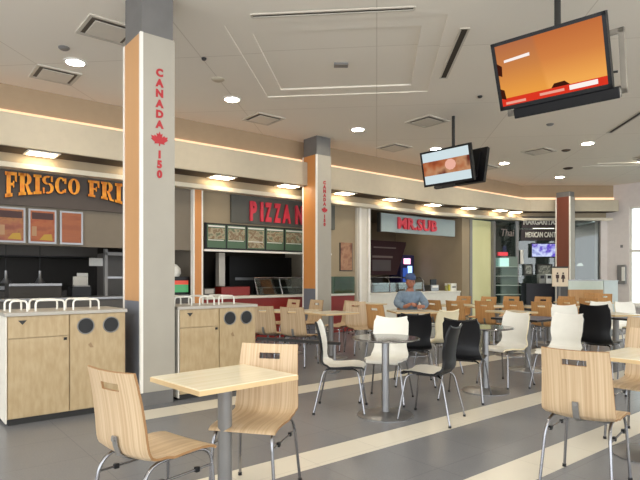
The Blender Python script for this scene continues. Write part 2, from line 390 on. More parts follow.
# interior room of the far shop
bm = bmesh.new()
box(bm, 5.0, 10.9, 20.3, 20.4, 0, 3.4); box(bm, 5.0, 9.7, 18.2, 20.4, 3.3, 3.4); box(bm, x_Y(601, YF), x_Y(601, YF) + .1, 18.1, 20.3, 0, 3.2)
struct(link('wall_far_shop', bm, mat('far_shop_grey', (96, 104, 100), 0.7)))
bm = bmesh.new(); uvbox(bm, on_v(493, 9.95) + .1, on_v(516, 9.95), 9.96, 9.98, 0.0, 3.15)
box(bm, x_Y(517, YF), x_Y(556, YF), YF, YF + .02, 0.0, 3.22); box(bm, x_Y(575, YF), x_Y(600, YF), YF, YF + .02, 0, 3.22)
win2 = struct(link('window_2', bm, M['glassdark']))
bm = bmesh.new()
for p in (517, 556, 572, 600): box(bm, x_Y(p, YF) - .04, x_Y(p, YF) + .04, YF - .04, YF + .06, 0, 3.24)
box(bm, x_Y(517, YF), x_Y(601, YF), YF - .03, YF + .05, 0, .12)
struct(link('trim_10', bm, M['greymetal']))

# ------------------------------------------------------------------ columns
def column(cu, cv, su, sv, capz, plz, side, label, topz=CZ):
    t = thing('column', label, 'column', uv(cu, cv), ANG, 'square columns')
    bm = bmesh.new(); box(bm, .012, su - .012, .012, sv - .012, 0, topz); link('core', bm, M['colgrey'], t)
    bm = bmesh.new(); box(bm, .02, su, 0, .03, plz, capz); link('white_panel', bm, M['colwhite'], t)
    bm = bmesh.new(); box(bm, 0, .03, .03, sv - .03, 1.08, capz); link('coloured_panel', bm, M[side], t)
    bm = bmesh.new(); box(bm, 0, .03, .03, sv - .03, .0, 1.08); link('kick_panel', bm, M['colblue'], t)
    bm = bmesh.new(); box(bm, -.008, .022, -.008, .03, plz, capz); link('edge_trim', bm, M['trimwhite'], t)
    bm = bmesh.new(); box(bm, -.008, .03, sv - .03, sv + .008, plz, capz); link('edge_trim', bm, M['trimwhite'], t)
    return t, su * .54
def leaf_poly():
    h = [(0, 1), (.12, .72), (.32, .82), (.26, .42), (.52, .62), (.58, .48), (.9, .52), (.8, .3), (.92, .18), (.5, -.12), (.56, -.3), (.06, -.24), (.05, -.5)]
    return h + [(-x, z) for x, z in reversed(h[1:])]
def canada(t, x, z0, z1, sz):
    items = list('CANADA') + ['*'] + list('150'); n = len(items)
    for i, ch in enumerate(items):
        z = z1 + (z0 - z1) * (0, 1, 2, 3, 4, 5, 6.45, 7.9, 8.85, 9.8)[i] / 9.8
        if ch == '*':
            bm = bmesh.new(); k = sz * .95; prism(bm, [(x + a * k, z + (b - .15) * k) for a, b in leaf_poly()], -.006, .0); link('maple_leaf', bm, M['redink'], t)
        else: word(ch, sz, .003, M['redink'], t, (x, -.003, z), bold=.006)
t, x = column(2.05, 5.44, .365, .50, 3.84, .14, 'coltan', 'large square column with a white face lettered CANADA 150, between the two tray cabinets')
canada(t, x, 2.40, 3.46, .105)
cu2 = Vector((-3.5 / 540 * 11.5, 11.5)); 
t, x = column(cu2.dot(U), cu2.dot(V), .41, .48, 3.95, .14, 'colorange', 'middle square column with orange side, in front of the pizza counter sign')
canada(t, x, 2.46, 3.36, .095)
cu3 = Vector((x_Y(570, 16.9), 16.9))
column(cu3.dot(U), cu3.dot(V), .32, .46, 3.86, .14, 'colshaded', 'farthest square column with shaded brown side, behind the restroom sign', 4.02)

# ------------------------------------------------------------------ lights
def downlight(u_, v_, label):
    t = thing('ceiling_downlight', label, 'ceiling light', uv(u_, v_, CZ), 0, 'round ceiling downlights')
    bm = bmesh.new(); lathe(bm, [(.12, -.001), (.155, -.001), (.15, -.015), (.12, -.018), (.12, -.001)], 28); link('trim_ring', bm, M['trimwhite'], t, True)
    bm = bmesh.new(); lathe(bm, [(0, -.008), (.125, -.008), (.125, -.002), (0, -.002)], 28); link('lens', bm, M['lamp'], t)
DL = [(2.1, 8.05, 'ceiling downlight nearest the left edge, beside a small vent'), (4.6, 8.05, 'ceiling downlight just right of the large lettered column'),
      (7.54, 8.08, 'ceiling downlight above and right of the middle column'), (10.1, 8.15, 'ceiling downlight directly behind the smaller television'),
      (12.79, 8.05, 'ceiling downlight right of the smaller television'), (15.85, 8.1, 'farthest ceiling downlight, above the shaded brown column'),
      (12.35, 5.66, 'ceiling downlight below the large television at right')]
for a in DL: downlight(*a)
for (a, b) in [(-.6, 8.05), (-.6, 5.4), (2.0, 3.2), (-.6, 2.6), (2.2, .4), (5.2, .4), (9.6, 2.6), (8.4, .4), (12.3, 2.8), (15.6, 5.6), (5.0, -2.4), (1.5, -2.2)]:
    downlight(a, b, 'round recessed ceiling downlight out over the seating area')
def soffit_light(u_, i):
    t = thing('soffit_light', SL[i], 'recessed light', uv(u_, 9.6, 3.32 + rise(u_ - .2)), ANG, 'soffit lights over the counters')
    bm = bmesh.new(); box(bm, -.24, .24, -.2, .2, -.012, .0); link('tray', bm, M['trimwhite'], t)
    bm = bmesh.new(); box(bm, -.2, .2, -.13, .13, -.018, -.012); link('lens', bm, M['slamp'], t)
SL = ['soffit light above the gold western lettering', 'soffit light hidden just behind the large lettered column', 'soffit light at the left end of the pizza sign', 'soffit light above the word pizza, left of middle column',
      'soffit light right of the middle column', 'soffit light left above the sub shop sign', 'soffit light right above the sub shop sign', 'soffit light above the yellow green panel', 'soffit light near the far corner of the soffit']
for i in range(9): soffit_light(on_v(42, 9.6) + i * (on_v(433, 9.6) - on_v(42, 9.6)) / 6.0, i)
t = thing('soffit_light', 'soffit light on the far front, left of the shaded brown column', 'recessed light', (x_Y(515, 17.7), 17.7, 3.46), 0, 'soffit lights over the counters')
bm = bmesh.new(); box(bm, -.26, .26, -.14, .14, -.012, 0); link('tray', bm, M['trimwhite'], t)
bm = bmesh.new(); box(bm, -.2, .2, -.1, .1, -.018, -.012); link('lens', bm, M['slamp'], t)
# kitchen tube lights (they hang inside the shops)
for (a, b, z, lb) in [(on_v(60, 11.5), 11.6, 3.09, 'tube light inside the left kitchen ceiling'), (on_v(260, 11.5), 11.4, 3.09, 'tube light inside the pizza kitchen ceiling'), (on_v(412, 11.2), 11.2, 3.09, 'tube light inside the sub shop ceiling')]:
    bm = bmesh.new(); box(bm, -.6, .6, -.08, .08, -.04, 0); o = link('tube_light', bm, M['shoplamp']); o.location = uv(a, b, z); o.rotation_euler = (0, 0, ANG); tag(o, lb, 'light')
bm = bmesh.new(); box(bm, -.6, .6, -.08, .08, -.04, 0); o = link('tube_light', bm, M['shoplamp']); o.location = (8.2, 19.2, 3.09); tag(o, 'tube light inside the far glass fronted shop', 'light')

# ceiling vents, slots, detectors
def vent(u_, v_, label, s=.6, rz=None):
    t = thing('ceiling_vent', label, 'air vent', uv(u_, v_, CZ), ANG if rz is None else rz, 'square ceiling vents')
    h = s / 2
    bm = bmesh.new()
    for (a, b, c, d) in ((-h, h, -h, -h + .04), (-h, h, h - .04, h), (-h, -h + .04, -h + .04, h - .04), (h - .04, h, -h + .04, h - .04)): box(bm, a, b, c, d, -.02, 0)
    link('frame', bm, mat('vent_frame', (206, 198, 184), .6), t)
    bm = bmesh.new(); box(bm, -h + .04, h - .04, -h + .04, h - .04, -.005, 0); link('recess', bm, mat('vent_recess', (112, 102, 90), .8), t)
    bm = bmesh.new(); box(bm, -h + .09, h - .09, -h + .09, h - .09, -.03, -.022); box(bm, -.01, .01, -.01, .01, -.024, -.004); link('plaque', bm, mat('vent_plaque', (218, 210, 196), .6), t)
for a in [(2.0, 8.75, 'ceiling vent just below and left of the leftmost downlight'), (2.14, 6.76, 'ceiling vent touching the top of the large lettered column'),
          (5.64, 8.68, 'ceiling vent left above the middle column'), (8.19, 6.82, 'ceiling vent above the smaller television'), (9.25, 8.68, 'ceiling vent left of the smaller television'),
          (12.22, 6.76, 'ceiling vent below the large television, left of the hanging light row'), (12.9, 8.7, 'ceiling vent near the far bend of the ceiling edge'), (15.2, 5.4, 'ceiling vent at the far right of the ceiling')]: vent(*a)
def slot(x0, y0, x1, y1, label, wd=.07):
    a, b = Vector((x0, y0)), Vector((x1, y1)); L = (b - a).length; d = (b - a)
    t = thing('slot_diffuser', label, 'air vent', ((x0 + x1) / 2, (y0 + y1) / 2, CZ), math.atan2(d.y, d.x), 'linear slot diffusers')
    bm = bmesh.new()
    for s in (-1, 1): box(bm, -L / 2, L / 2, s * wd / 2 - .012, s * wd / 2 + .012, -.012, 0)
    for s in (-1, 1): box(bm, s * L / 2 - .012, s * L / 2 + .012, -wd / 2, wd / 2, -.012, 0)
    link('frame', bm, mat('vent_frame', (206, 198, 184), .6), t)
    bm = bmesh.new(); box(bm, -L / 2, L / 2, -wd / 2 + .01, wd / 2 - .01, -.004, 0); link('recess', bm, mat('slot_recess', (66, 58, 48), .8), t)
slot(-.79, 6.24, 1.06, 6.06, 'long ceiling slot diffuser near the top of the picture'); slot(1.76, 6.55, 1.87, 8.19, 'ceiling slot diffuser pointing away, left of the large television', .1)
slot(6.05, 11.3, 5.87, 9.8, 'ceiling slot diffuser at the right edge behind the large television', .1)
def puck(px, py, r, label, name='smoke_detector', cat='smoke detector', m='greymetal'):
    Y = (CZ - EYE) * FPX / (HOR - py); x = x_Y(px, Y)
    bm = bmesh.new(); lathe(bm, [(0, -.03), (r * .7, -.03), (r, -.012), (r, 0), (0, 0)], 20); o = link(name, bm, M[m], None, True); o.location = (x, Y, CZ); tag(o, label, cat)
puck(64, 47.5, .07, 'small grey detector beside the leftmost ceiling downlight'); puck(204, 58, .035, 'tiny dark sprinkler head right of the lettered column', 'sprinkler_head', 'sprinkler', 'darkframe')
puck(218, 79, .1, 'round speaker in the ceiling above the second downlight', 'ceiling_speaker', 'speaker', 'fascia'); puck(480, 96, .04, 'tiny sprinkler head between the two hanging televisions', 'sprinkler_head', 'sprinkler', 'darkframe')
puck(550, 124, .07, 'small round detector below the large television'); puck(566, 150, .1, 'round ceiling speaker left of the downlight at right', 'ceiling_speaker', 'speaker', 'soffit'); puck(568, 168, .13, 'round ceiling speaker above the shaded brown column', 'ceiling_speaker', 'speaker', 'soffit')
bm = bmesh.new(); box(bm, -.1, .1, -.06, .06, -.03, 0); o = link('ceiling_sensor', bm, M['greymetal']); Y = 3.09 * FPX / (HOR - 62); o.location = (x_Y(341, Y), Y, CZ + .04); tag(o, 'small rectangular sensor in the middle of the raised ceiling coffer', 'sensor')

# ------------------------------------------------------------------ televisions
def screen_mat(name, cols, s=1.0):
    m = bpy.data.materials.new(name); m.use_nodes = True; nt = m.node_tree; nt.nodes.clear()
    tc = nt.nodes.new('ShaderNodeTexCoord'); mp = nt.nodes.new('ShaderNodeMapping'); mp.inputs['Scale'].default_value = (3, 3, 3)
    nz = nt.nodes.new('ShaderNodeTexNoise'); nz.inputs['Scale'].default_value = 1.0; nz.inputs['Detail'].default_value = 2
    cr = nt.nodes.new('ShaderNodeValToRGB'); el = cr.color_ramp.elements
    for i, c in enumerate(cols):
        p = .3 + .4 * i / (len(cols) - 1)
        e = el[i] if i < 2 else el.new(p)
        e.position = p; e.color = lin(c)
    e = nt.nodes.new('ShaderNodeEmission'); e.inputs[1].default_value = s; o = nt.nodes.new('ShaderNodeOutputMaterial')
    nt.links.new(tc.outputs['Object'], mp.inputs[0]); nt.links.new(mp.outputs[0], nz.inputs['Vector']); nt.links.new(nz.outputs['Fac'], cr.inputs[0]); nt.links.new(cr.outputs[0], e.inputs[0]); nt.links.new(e.outputs[0], o.inputs[0]); return m
def tv(name, label, loc, yaw, tilt, w_, h_, bar=True):
    """screen faces local -Y; the thing stands at the ceiling end of its pole"""
    t = thing(name, label, 'television', loc, R(yaw), 'hanging televisions')
    body = bpy.data.objects.new('screen_body', None)
    Mx = Matrix.Rotation(R(tilt), 4, 'X')
    f = lambda x, y, z: Mx @ Vector((x, y, z))
    bm = bmesh.new(); b = .035
    box(bm, -w_ / 2, w_ / 2, -.0, .06, -h_ / 2, h_ / 2, f=f); box(bm, -w_ * .38, w_ * .38, .06, .1, -h_ * .36, h_ * .36, f=f)
    for (a, c, d, e) in ((-w_ / 2, w_ / 2, h_ / 2 - b, h_ / 2), (-w_ / 2, w_ / 2, -h_ / 2, -h_ / 2 + b * 1.2), (-w_ / 2, -w_ / 2 + b, -h_ / 2, h_ / 2), (w_ / 2 - b, w_ / 2, -h_ / 2, h_ / 2)): box(bm, a, c, -.018, 0, d, e, f=f)
    link('housing', bm, M['blackplastic'], t)
    return t, f
# large one
cTV1 = Vector((2.29, 5.40, 3.45)); TW, THt = 1.1, .69
t, f = tv('hanging_television', 'large hanging television at top right showing an orange news picture', cTV1, -42, 21.7, TW, THt)
# local +X must run to the nearer right edge: yaw -42
hw, hh = TW / 2 - .035, THt / 2 - .035
def news_mat():
    m = bpy.data.materials.new('screen_news'); m.use_nodes = True; nt = m.node_tree; nt.nodes.clear()
    tc = nt.nodes.new('ShaderNodeTexCoord'); sp = nt.nodes.new('ShaderNodeSeparateXYZ'); nt.links.new(tc.outputs['Object'], sp.inputs[0])
    mr = nt.nodes.new('ShaderNodeMapRange'); mr.inputs[1].default_value = -.3; mr.inputs[2].default_value = .3; nt.links.new(sp.outputs['Z'], mr.inputs[0])
    outs = []
    for cs in ([(238, 160, 70), (206, 132, 72), (184, 112, 72)], [(246, 172, 84), (214, 132, 70), (196, 112, 62)]):
        cr = nt.nodes.new('ShaderNodeValToRGB'); el = cr.color_ramp.elements; el[0].position = .2; el[0].color = lin(cs[0]); el[1].position = .95; el[1].color = lin(cs[2]); e_ = el.new(.6); e_.color = lin(cs[1])
        nt.links.new(mr.outputs[0], cr.inputs[0]); outs.append(cr)
    k = nt.nodes.new('ShaderNodeMath'); k.operation = 'MULTIPLY_ADD'; k.inputs[1].default_value = .18; nt.links.new(sp.outputs['Z'], k.inputs[0]); nt.links.new(sp.outputs['X'], k.inputs[2])
    st = nt.nodes.new('ShaderNodeMapRange'); st.inputs[1].default_value = -.09; st.inputs[2].default_value = -.05; nt.links.new(k.outputs[0], st.inputs[0])
    mx = nt.nodes.new('ShaderNodeMixRGB'); nt.links.new(st.outputs[0], mx.inputs[0]); nt.links.new(outs[0].outputs[0], mx.inputs[1]); nt.links.new(outs[1].outputs[0], mx.inputs[2])
    e = nt.nodes.new('ShaderNodeEmission'); e.inputs[1].default_value = SCR; o = nt.nodes.new('ShaderNodeOutputMaterial')
    nt.links.new(mx.outputs[0], e.inputs[0]); nt.links.new(e.outputs[0], o.inputs[0]); return m
SCR = .68
bm = bmesh.new(); box(bm, -hw, hw, -.006, -.001, -hh - 0, hh, f=f); sc = link('screen', bm, news_mat(), t)
def patch(poly, m, par, y=-.009, ff=None):
    bm = bmesh.new(); prism(bm, poly, y, y + .003, f=ff); return link('picture_patch', bm, m, par)
def P4(x0, x1, z0, z1): return [(x0, z0), (x1, z0), (x1, z1), (x0, z1)]
patch(P4(-hw, hw, -hh, -hh + .085), glow('screen_red', (222, 56, 36), 0.68), t, -.014, f)
patch(P4(.17, .43, -hh + .03, -hh + .075), glow('screen_white', (250, 240, 235), 0.72), t, -.017, f)
patch(P4(-.12, .12, -hh + .035, -hh + .06), glow('screen_pale', (244, 170, 150), 0.65), t, -.017, f)
patch(P4(-hw + .04, -hw + .25, -hh + .02, -hh + .045), glow('screen_pale', (244, 170, 150), 0.65), t, -.017, f)
patch([(-hw + .08, .13), (-.17, .14), (-.17, .17), (-hw + .08, .155)], glow('screen_white', (250, 240, 235), 0.72), t, -.017, f)
patch([(0, -hh + .085), (.18, -hh + .085), (.13, -hh + .13), (.03, -hh + .125)], glow('screen_dark', (90, 40, 26), 0.36), t, -.016, f)
patch([(-hw, .02), (-hw + .04, .0), (-hw + .05, .1), (-hw, .14)], glow('screen_dark', (90, 40, 26), 0.36), t, -.016, f)
patch([(-hw, -.22), (-hw + .05, -.24), (-hw + .04, -.14), (-hw, -.12)], glow('screen_dark', (90, 40, 26), 0.36), t, -.016, f)
bm = bmesh.new(); box(bm, -.42, .60, .0, .09, -THt / 2 - .11, -THt / 2 - .002, f=f, bev=.01); link('speaker_bar', bm, M['blackplastic'], t)
bm = bmesh.new(); tube(bm, [(.0, .25, 0.0), (.0, .25, CZ - cTV1.z)], .032, 12); link('pole', bm, M['darkframe'], t, True)
bm = bmesh.new(); box(bm, -.15, .15, .08, .4, -.1, .0); tube(bm, [(.15, .2, .0), (.5, .28, .02)], .012); tube(bm, [(.15, .2, -.1), (.55, .3, -.12)], .012); link('bracket', bm, M['darkframe'], t)
bm = bmesh.new()
Mb = Matrix.Rotation(R(12), 4, 'X'); g = lambda x, y, z: Mb @ Vector((x, y, z)) + Vector((0, .36, 0))
for (a, b, c, d) in ((-.6, .6, .26, .31), (-.6, .6, -.31, -.26), (.55, .6, -.31, .31), (-.6, -.55, -.31, .31)): box(bm, a, b, 0, .05, c, d, f=g)
link('rear_frame', bm, mat('rear_frame_metal', (150, 142, 130), .5), t)
# smaller pair
cTV2 = Vector((2.34, 10.0, 3.385)); TW, THt = 1.1, .66
t2, f = tv('hanging_television', 'smaller hanging television showing food between two pale bands', cTV2, -49, 12.4, TW, THt)
hw, hh = TW / 2 - .035, THt / 2 - .035
bm = bmesh.new(); box(bm, -hw, hw, -.006, -.001, -hh, hh, f=f); link('screen', bm, glow('screen_paleblue', (206, 222, 226), 0.72), t2)
bm = bmesh.new(); prism(bm, P4(-hw, hw, -.13, .13), -.012, -.008, f=f); link('picture_band', bm, screen_mat('food_picture', [(120, 40, 30), (184, 104, 64), (204, 150, 110), (110, 50, 40)], .6), t2)
bm = bmesh.new(); prism(bm, [(.1 + .12 * math.cos(a * .63), .02 + .1 * math.sin(a * .63)) for a in range(10)], -.016, -.013, f=f); link('picture_patch', bm, glow('food_pink', (240, 180, 160), 0.68), t2)
bm = bmesh.new(); tube(bm, [(.0, .22, -.0), (.0, .22, CZ - cTV2.z)], .03, 12); link('pole', bm, M['darkframe'], t2, True)
bm = bmesh.new(); box(bm, -.12, .12, .08, .33, -.1, .1); link('bracket', bm, M['darkframe'], t2)
bm = bmesh.new(); box(bm, -.16, .1, 0, .06, -.39, -.32, f=f); link('control_box', bm, M['darkframe'], t2)
t3, f = tv('hanging_television', 'dark back to back television seen behind the smaller television', Vector((2.34, 10.0, 3.385)) + uv(.48, -.0, 0), -49 + 180, 12.4, TW, THt)
t3.location = cTV2 + Vector((U.x * .46, U.y * .46, 0))
bm = bmesh.new(); box(bm, -hw, hw, -.006, -.001, -hh, hh, f=f); link('screen', bm, glow('screen_dimblue', (120, 140, 150), .6), t3)

# ------------------------------------------------------------------ tray cabinets
def cabinet(u0, u1, label, doors, rails, side_white):
    v0 = 5.45; d = .62; L = u1 - u0; Hc = 1.01
    t = thing('tray_cabinet', label, 'cabinet', uv(u0, v0), ANG, 'tray return cabinets')
    bm = bmesh.new(); box(bm, .012, L, .02, d, .06, Hc - .03); link('body', bm, M['laminate'], t)
    bm = bmesh.new(); box(bm, .03, L - .02, .05, d - .02, 0, .06); link('toe_kick', bm, M['darkframe'], t)
    bm = bmesh.new(); box(bm, 0, .012, .0, d, .03, Hc - .03); link('side_panel', bm, M['whitepaint'], t)
    bm = bmesh.new(); box(bm, -.01, L + .01, -.015, d + .01, Hc - .03, Hc); link('worktop', bm, mat('grey_worktop', (176, 170, 160), .4), t)
    m_ = L * .5
    bm = bmesh.new(); box(bm, .02, m_ - .006, 0, .02, .07, Hc - .235); dr = link('door', bm, M['laminate'], t)
    bm = bmesh.new(); box(bm, m_ - .05, m_ - .025, -.012, 0, Hc - .27, Hc - .245); link('lock', bm, M['blackplastic'], dr)
    bm = bmesh.new(); box(bm, .02, m_ - .006, 0, .02, Hc - .225, Hc - .035); fl = link('flap', bm, M['laminate'], t)
    bm = bmesh.new(); prism(bm, [(.1, Hc - .07), (.17, Hc - .07), (.135, Hc - .11)], -.004, 0); link('arrow_mark', bm, M['darkframe'], fl)
    bm = bmesh.new(); x0, x1 = m_ + .006, L - .02
    box(bm, x0, x1, 0, .02, .07, Hc - .035); dd = link('door', bm, M['laminate'], t)
    for cx in (x0 + (x1 - x0) * .28, x0 + (x1 - x0) * .75):
        bm = bmesh.new(); n = 24; r_ = .075; cz = Hc - .15
        prism(bm, [(cx + r_ * math.cos(k * 2 * math.pi / n), cz + r_ * math.sin(k * 2 * math.pi / n)) for k in range(n)], -.003, .0); link('waste_hole', bm, M['black'], dd)
        bm = bmesh.new(); tube(bm, [(cx + r_ * math.cos(k * 2 * math.pi / n), -.004, cz + r_ * math.sin(k * 2 * math.pi / n)) for k in range(n)], .006, 6, closed=True); link('hole_ring', bm, M['greymetal'], dd, True)
    bm = bmesh.new(); prism(bm, [((x0 + x1) / 2 - .09, Hc - .33), ((x0 + x1) / 2 - .065, Hc - .31), ((x0 + x1) / 2 - .04, Hc - .36), ((x0 + x1) / 2 - .07, Hc - .36)], -.003, 0); link('arrow_mark', bm, mat('faded_print', (150, 124, 92), .6), dd)
    for a, b in rails:
        bm = bmesh.new()
        for y in (.14, .42):
            tube(bm, [(a, y, Hc), (a, y, Hc + .06)] + [Vector(p) for p in arc((a, y, Hc + .06), (a, y, Hc + .1), (a + .04, y, Hc + .1), 4)][1:] + [Vector(p) for p in arc((b - .04, y, Hc + .1), (b, y, Hc + .1), (b, y, Hc + .06), 4)] + [(b, y, Hc)], .009, 8)
        for x in (a + .05, b - .05): tube(bm, [(x, .14, Hc + .1), (x, .42, Hc + .1)], .009, 8)
        link('tray_rail', bm, M['whiteplastic'], t, True)
cabinet(.84, 1.90, 'light wood tray cabinet at the left edge with two round waste holes', 2, [(.06, .2), (.27, .52), (.60, .84)], True)
cabinet(2.46, 3.44, 'light wood tray cabinet right of the large lettered column', 2, [(.02, .22), (.32, .5), (.56, .76)], True)

# ------------------------------------------------------------------ chairs
def smooth_profile(pts, n):
    out = []; P = [Vector(p) for p in pts]
    for i in range(len(P) - 1):
        p0, p1, p2, p3 = P[max(i - 1, 0)], P[i], P[i + 1], P[min(i + 2, len(P) - 1)]
        for k in range(n):
            s = k / n
            out.append(.5 * ((2 * p1) + (-p0 + p2) * s + (2 * p0 - 5 * p1 + 4 * p2 - p3) * s * s + (-p0 + 3 * p1 - 3 * p2 + p3) * s ** 3))
    out.append(P[-1]); return out
def shell(prof, width, dish, xs, slot, th, two):
    """prof: (y,z) from front edge to back top; width(t) half width; returns (bm, index of rows)"""
    bm = bmesh.new(); N = len(prof); rows = []
    for i, p in enumerate(prof):
        t_ = i / (N - 1); hw_ = width(p); a = prof[max(i - 1, 0)]; b = prof[min(i + 1, N - 1)]
        tg = (b - a).normalized(); nr = Vector((tg.y * 1.0, -tg.x))           # towards the sitter: up / forward
        if nr.y < -.2 or (abs(nr.y) <= .2 and nr.x < 0): nr = -nr
        row = []
        for s in xs:
            x = s * hw_; off = dish(p) * (abs(s) ** 2)
            row.append(bm.verts.new((x, p.x + nr.x * off, p.y + nr.y * off)))
        rows.append((row, nr))
    return bm, rows
def make_shell(prof, split, width, dish, xs, slotf, th, mats, names, parent):
    N = len(prof)
    for part, (i0, i1) in zip(names, ((0, split), (split, N - 1))):
        bm = bmesh.new(); F = []; B = []
        for i in range(i0, i1 + 1):
            p = prof[i]; a = prof[max(i - 1, 0)]; b = prof[min(i + 1, N - 1)]; tg = (b - a).normalized()
            nr = Vector((-tg.y, tg.x)) * -1          # (y,z) normal on the sitting side
            hw_ = width(p); fr_, br_ = [], []
            for s in xs:
                off = dish(p) * s * s
                q = Vector((s * hw_, p.x + nr.x * off, p.y + nr.y * off))
                fr_.append(bm.verts.new(q)); br_.append(bm.verts.new(q - Vector((0, nr.x, nr.y)) * th))
            F.append(fr_); B.append(br_)
        n = len(F); m_ = len(xs)
        hole = [[slotf(prof[i0 + i], prof[i0 + i + 1], xs[j], xs[j + 1]) if slotf else False for j in range(m_ - 1)] for i in range(n - 1)]
        for i in range(n - 1):
            for j in range(m_ - 1):
                if hole[i][j]: continue
                bm.faces.new([F[i][j], F[i][j + 1], F[i + 1][j + 1], F[i + 1][j]]).material_index = 0
                bm.faces.new([B[i][j], B[i + 1][j], B[i + 1][j + 1], B[i][j + 1]]).material_index = 1
        def solid(i, j): return 0 <= i < n - 1 and 0 <= j < m_ - 1 and not hole[i][j]
        for i in range(n):
            for j in range(m_ - 1):
                if solid(i, j) != solid(i - 1, j): bm.faces.new([F[i][j], F[i][j + 1], B[i][j + 1], B[i][j]]).material_index = 2
        for j in range(m_):
            for i in range(n - 1):
                if solid(i, j) != solid(i, j - 1): bm.faces.new([F[i][j], F[i + 1][j], B[i + 1][j], B[i][j]]).material_index = 2
        link(part, bm, mats, parent, True, 50)
def rod_leg(bm_pts, parent, m='chrome', r=.0095, name='leg', foot=None):
    bm = bmesh.new(); tube(bm, bm_pts, r, 10); o = link(name, bm, M[m], parent, True)
    if foot:
        bm = bmesh.new(); lathe(bm, [(0, 0), (.014, 0), (.013, .02), (0, .02)], 10, 0, foot[0], foot[1]); link('glide', bm, M['blackplastic'], o)
    return o
def wood_chair(label, m='ply', edge='plyedge'):
    t = thing('plywood_chair', label, 'chair', (0, 0, 0), 0, 'plywood chairs')
    pts = [(.215, .432), (.20, .447), (.12, .458), (.0, .456), (-.10, .450), (-.165, .455), (-.205, .482), (-.222, .53), (-.232, .62), (-.250, .74), (-.2605, .790), (-.268, .828), (-.283, .885)]
    prof = smooth_profile(pts, 2); split = 12
    width = lambda p: .205 if p.y < .47 else .215 - .02 * max(0, (p.y - .5) / .38)
    dish = lambda p: .004 if p.x > -.1 else .018
    xs = [-1, -.8, -.6, -.36, 0, .36, .6, .8, 1]
    sf = lambda a, b, s0, s1: (a.y + b.y) / 2 > .791 and (a.y + b.y) / 2 < .828 and abs(s0 + s1) / 2 < .33
    make_shell(prof, split, width, dish, xs, sf, .013, [M[m], M[m], M[edge]], ('seat', 'backrest'), t)
    for s in (-1, 1):
        x = .17
        fp = [(s * .165, 0, .437)] + [Vector(p) for p in arc((s * .17, .12, .437), (s * .175, .205, .437), (s * .185, .205, .33), 6)] + [(s * .205, .215, .01)]
        rod_leg(fp, t, foot=(s * .205, .215))
        rp = [(s * .165, 0, .437)] + [Vector(p) for p in arc((s * .17, -.10, .437), (s * .18, -.215, .437), (s * .19, -.225, .31), 6)] + [(s * .21, -.265, .01)]
        rod_leg(rp, t, foot=(s * .21, -.265))
        bm = bmesh.new(); tube(bm, [(s * .186, .205, .345), (s * .19, -.222, .345)], .006, 8); o = link('stretcher', bm, M['chrome'], t, True)
        for y in (.1, -.12):
            bm = bmesh.new(); box(bm, s * .188 - .011, s * .188 + .011, y - .013, y + .013, .332, .358, bev=.003); link('bumper', bm, M['blackplastic'], o)
    bm = bmesh.new(); tube(bm, [(-.165, .05, .43), (.165, .05, .43)], .009, 8); tube(bm, [(-.165, -.08, .43), (.165, -.08, .43)], .009, 8); link('seat_frame', bm, M['steel'], t, True)
    bm = bmesh.new()
    pl = [(-.08, .434), (-.17, .436), (-.222, .465), (-.242, .52), (-.25, .565)]
    for (a, b) in zip(pl, pl[1:]):
        A = [bm.verts.new(q) for q in [(-.018, a[0], a[1]), (.018, a[0], a[1]), (.018, b[0], b[1]), (-.018, b[0], b[1])]]
        Bv = [bm.verts.new((v.co.x, v.co.y - .006, v.co.z - .004)) for v in A]
        bm.faces.new(A); bm.faces.new(Bv[::-1])
        for k in range(4): bm.faces.new([A[k], A[(k + 1) % 4], Bv[(k + 1) % 4], Bv[k]])
    tube(bm, [(0, -.262, .55), (0, -.24, .55)], .012, 8)
    link('back_bracket', bm, M['greymetal'], t)
    return t
def shell_chair(label, inner, outer, top=.87):
    t = thing('moulded_chair', label, 'chair', (0, 0, 0), 0, 'two tone moulded chairs')
    k = (top - .46) / .41
    pts = [(.225, .425), (.205, .448), (.11, .458), (.0, .448), (-.10, .446), (-.165, .462), (-.195, .50), (-.2, .56), (-.198, .60), (-.205, .68), (-.225, .78), (-.25, .86), (-.258, .873)]
    pts = [(y, z if z < .47 else .46 + (z - .46) * k) for y, z in pts]
    prof = smooth_profile(pts, 2); split = 12
    def width(p):
        if p.x > .19: return .17
        if p.y < .47: return .205
        q = (p.y - .46) / (top - .46)
        if q > .96: return .175
        return .205 - .022 * math.exp(-((q - .28) / .16) ** 2) - .012 * q
    dish = lambda p: .012 if p.x > -.12 else .03
    xs = [-1, -.85, -.65, -.4, -.15, .15, .4, .65, .85, 1]
    make_shell(prof, split, width, dish, xs, None, .02, [M[inner], M[outer], M[outer]], ('seat', 'backrest'), t)
    for s in (-1, 1):
        rod_leg([(s * .10, .10, .428)] + [Vector(p) for p in arc((s * .15, .14, .425), (s * .18, .17, .42), (s * .187, .18, .37), 4)] + [(s * .235, .235, .01)], t, foot=(s * .235, .235), r=.009)
        rod_leg([(s * .10, -.10, .425)] + [Vector(p) for p in arc((s * .15, -.13, .422), (s * .18, -.16, .42), (s * .187, -.175, .37), 4)] + [(s * .235, -.255, .01)], t, foot=(s * .235, -.255), r=.009)
    bm = bmesh.new(); box(bm, -.11, .11, -.12, .12, .415, .438, bev=.004); link('seat_plate', bm, M['blackplastic'], t)
    return t
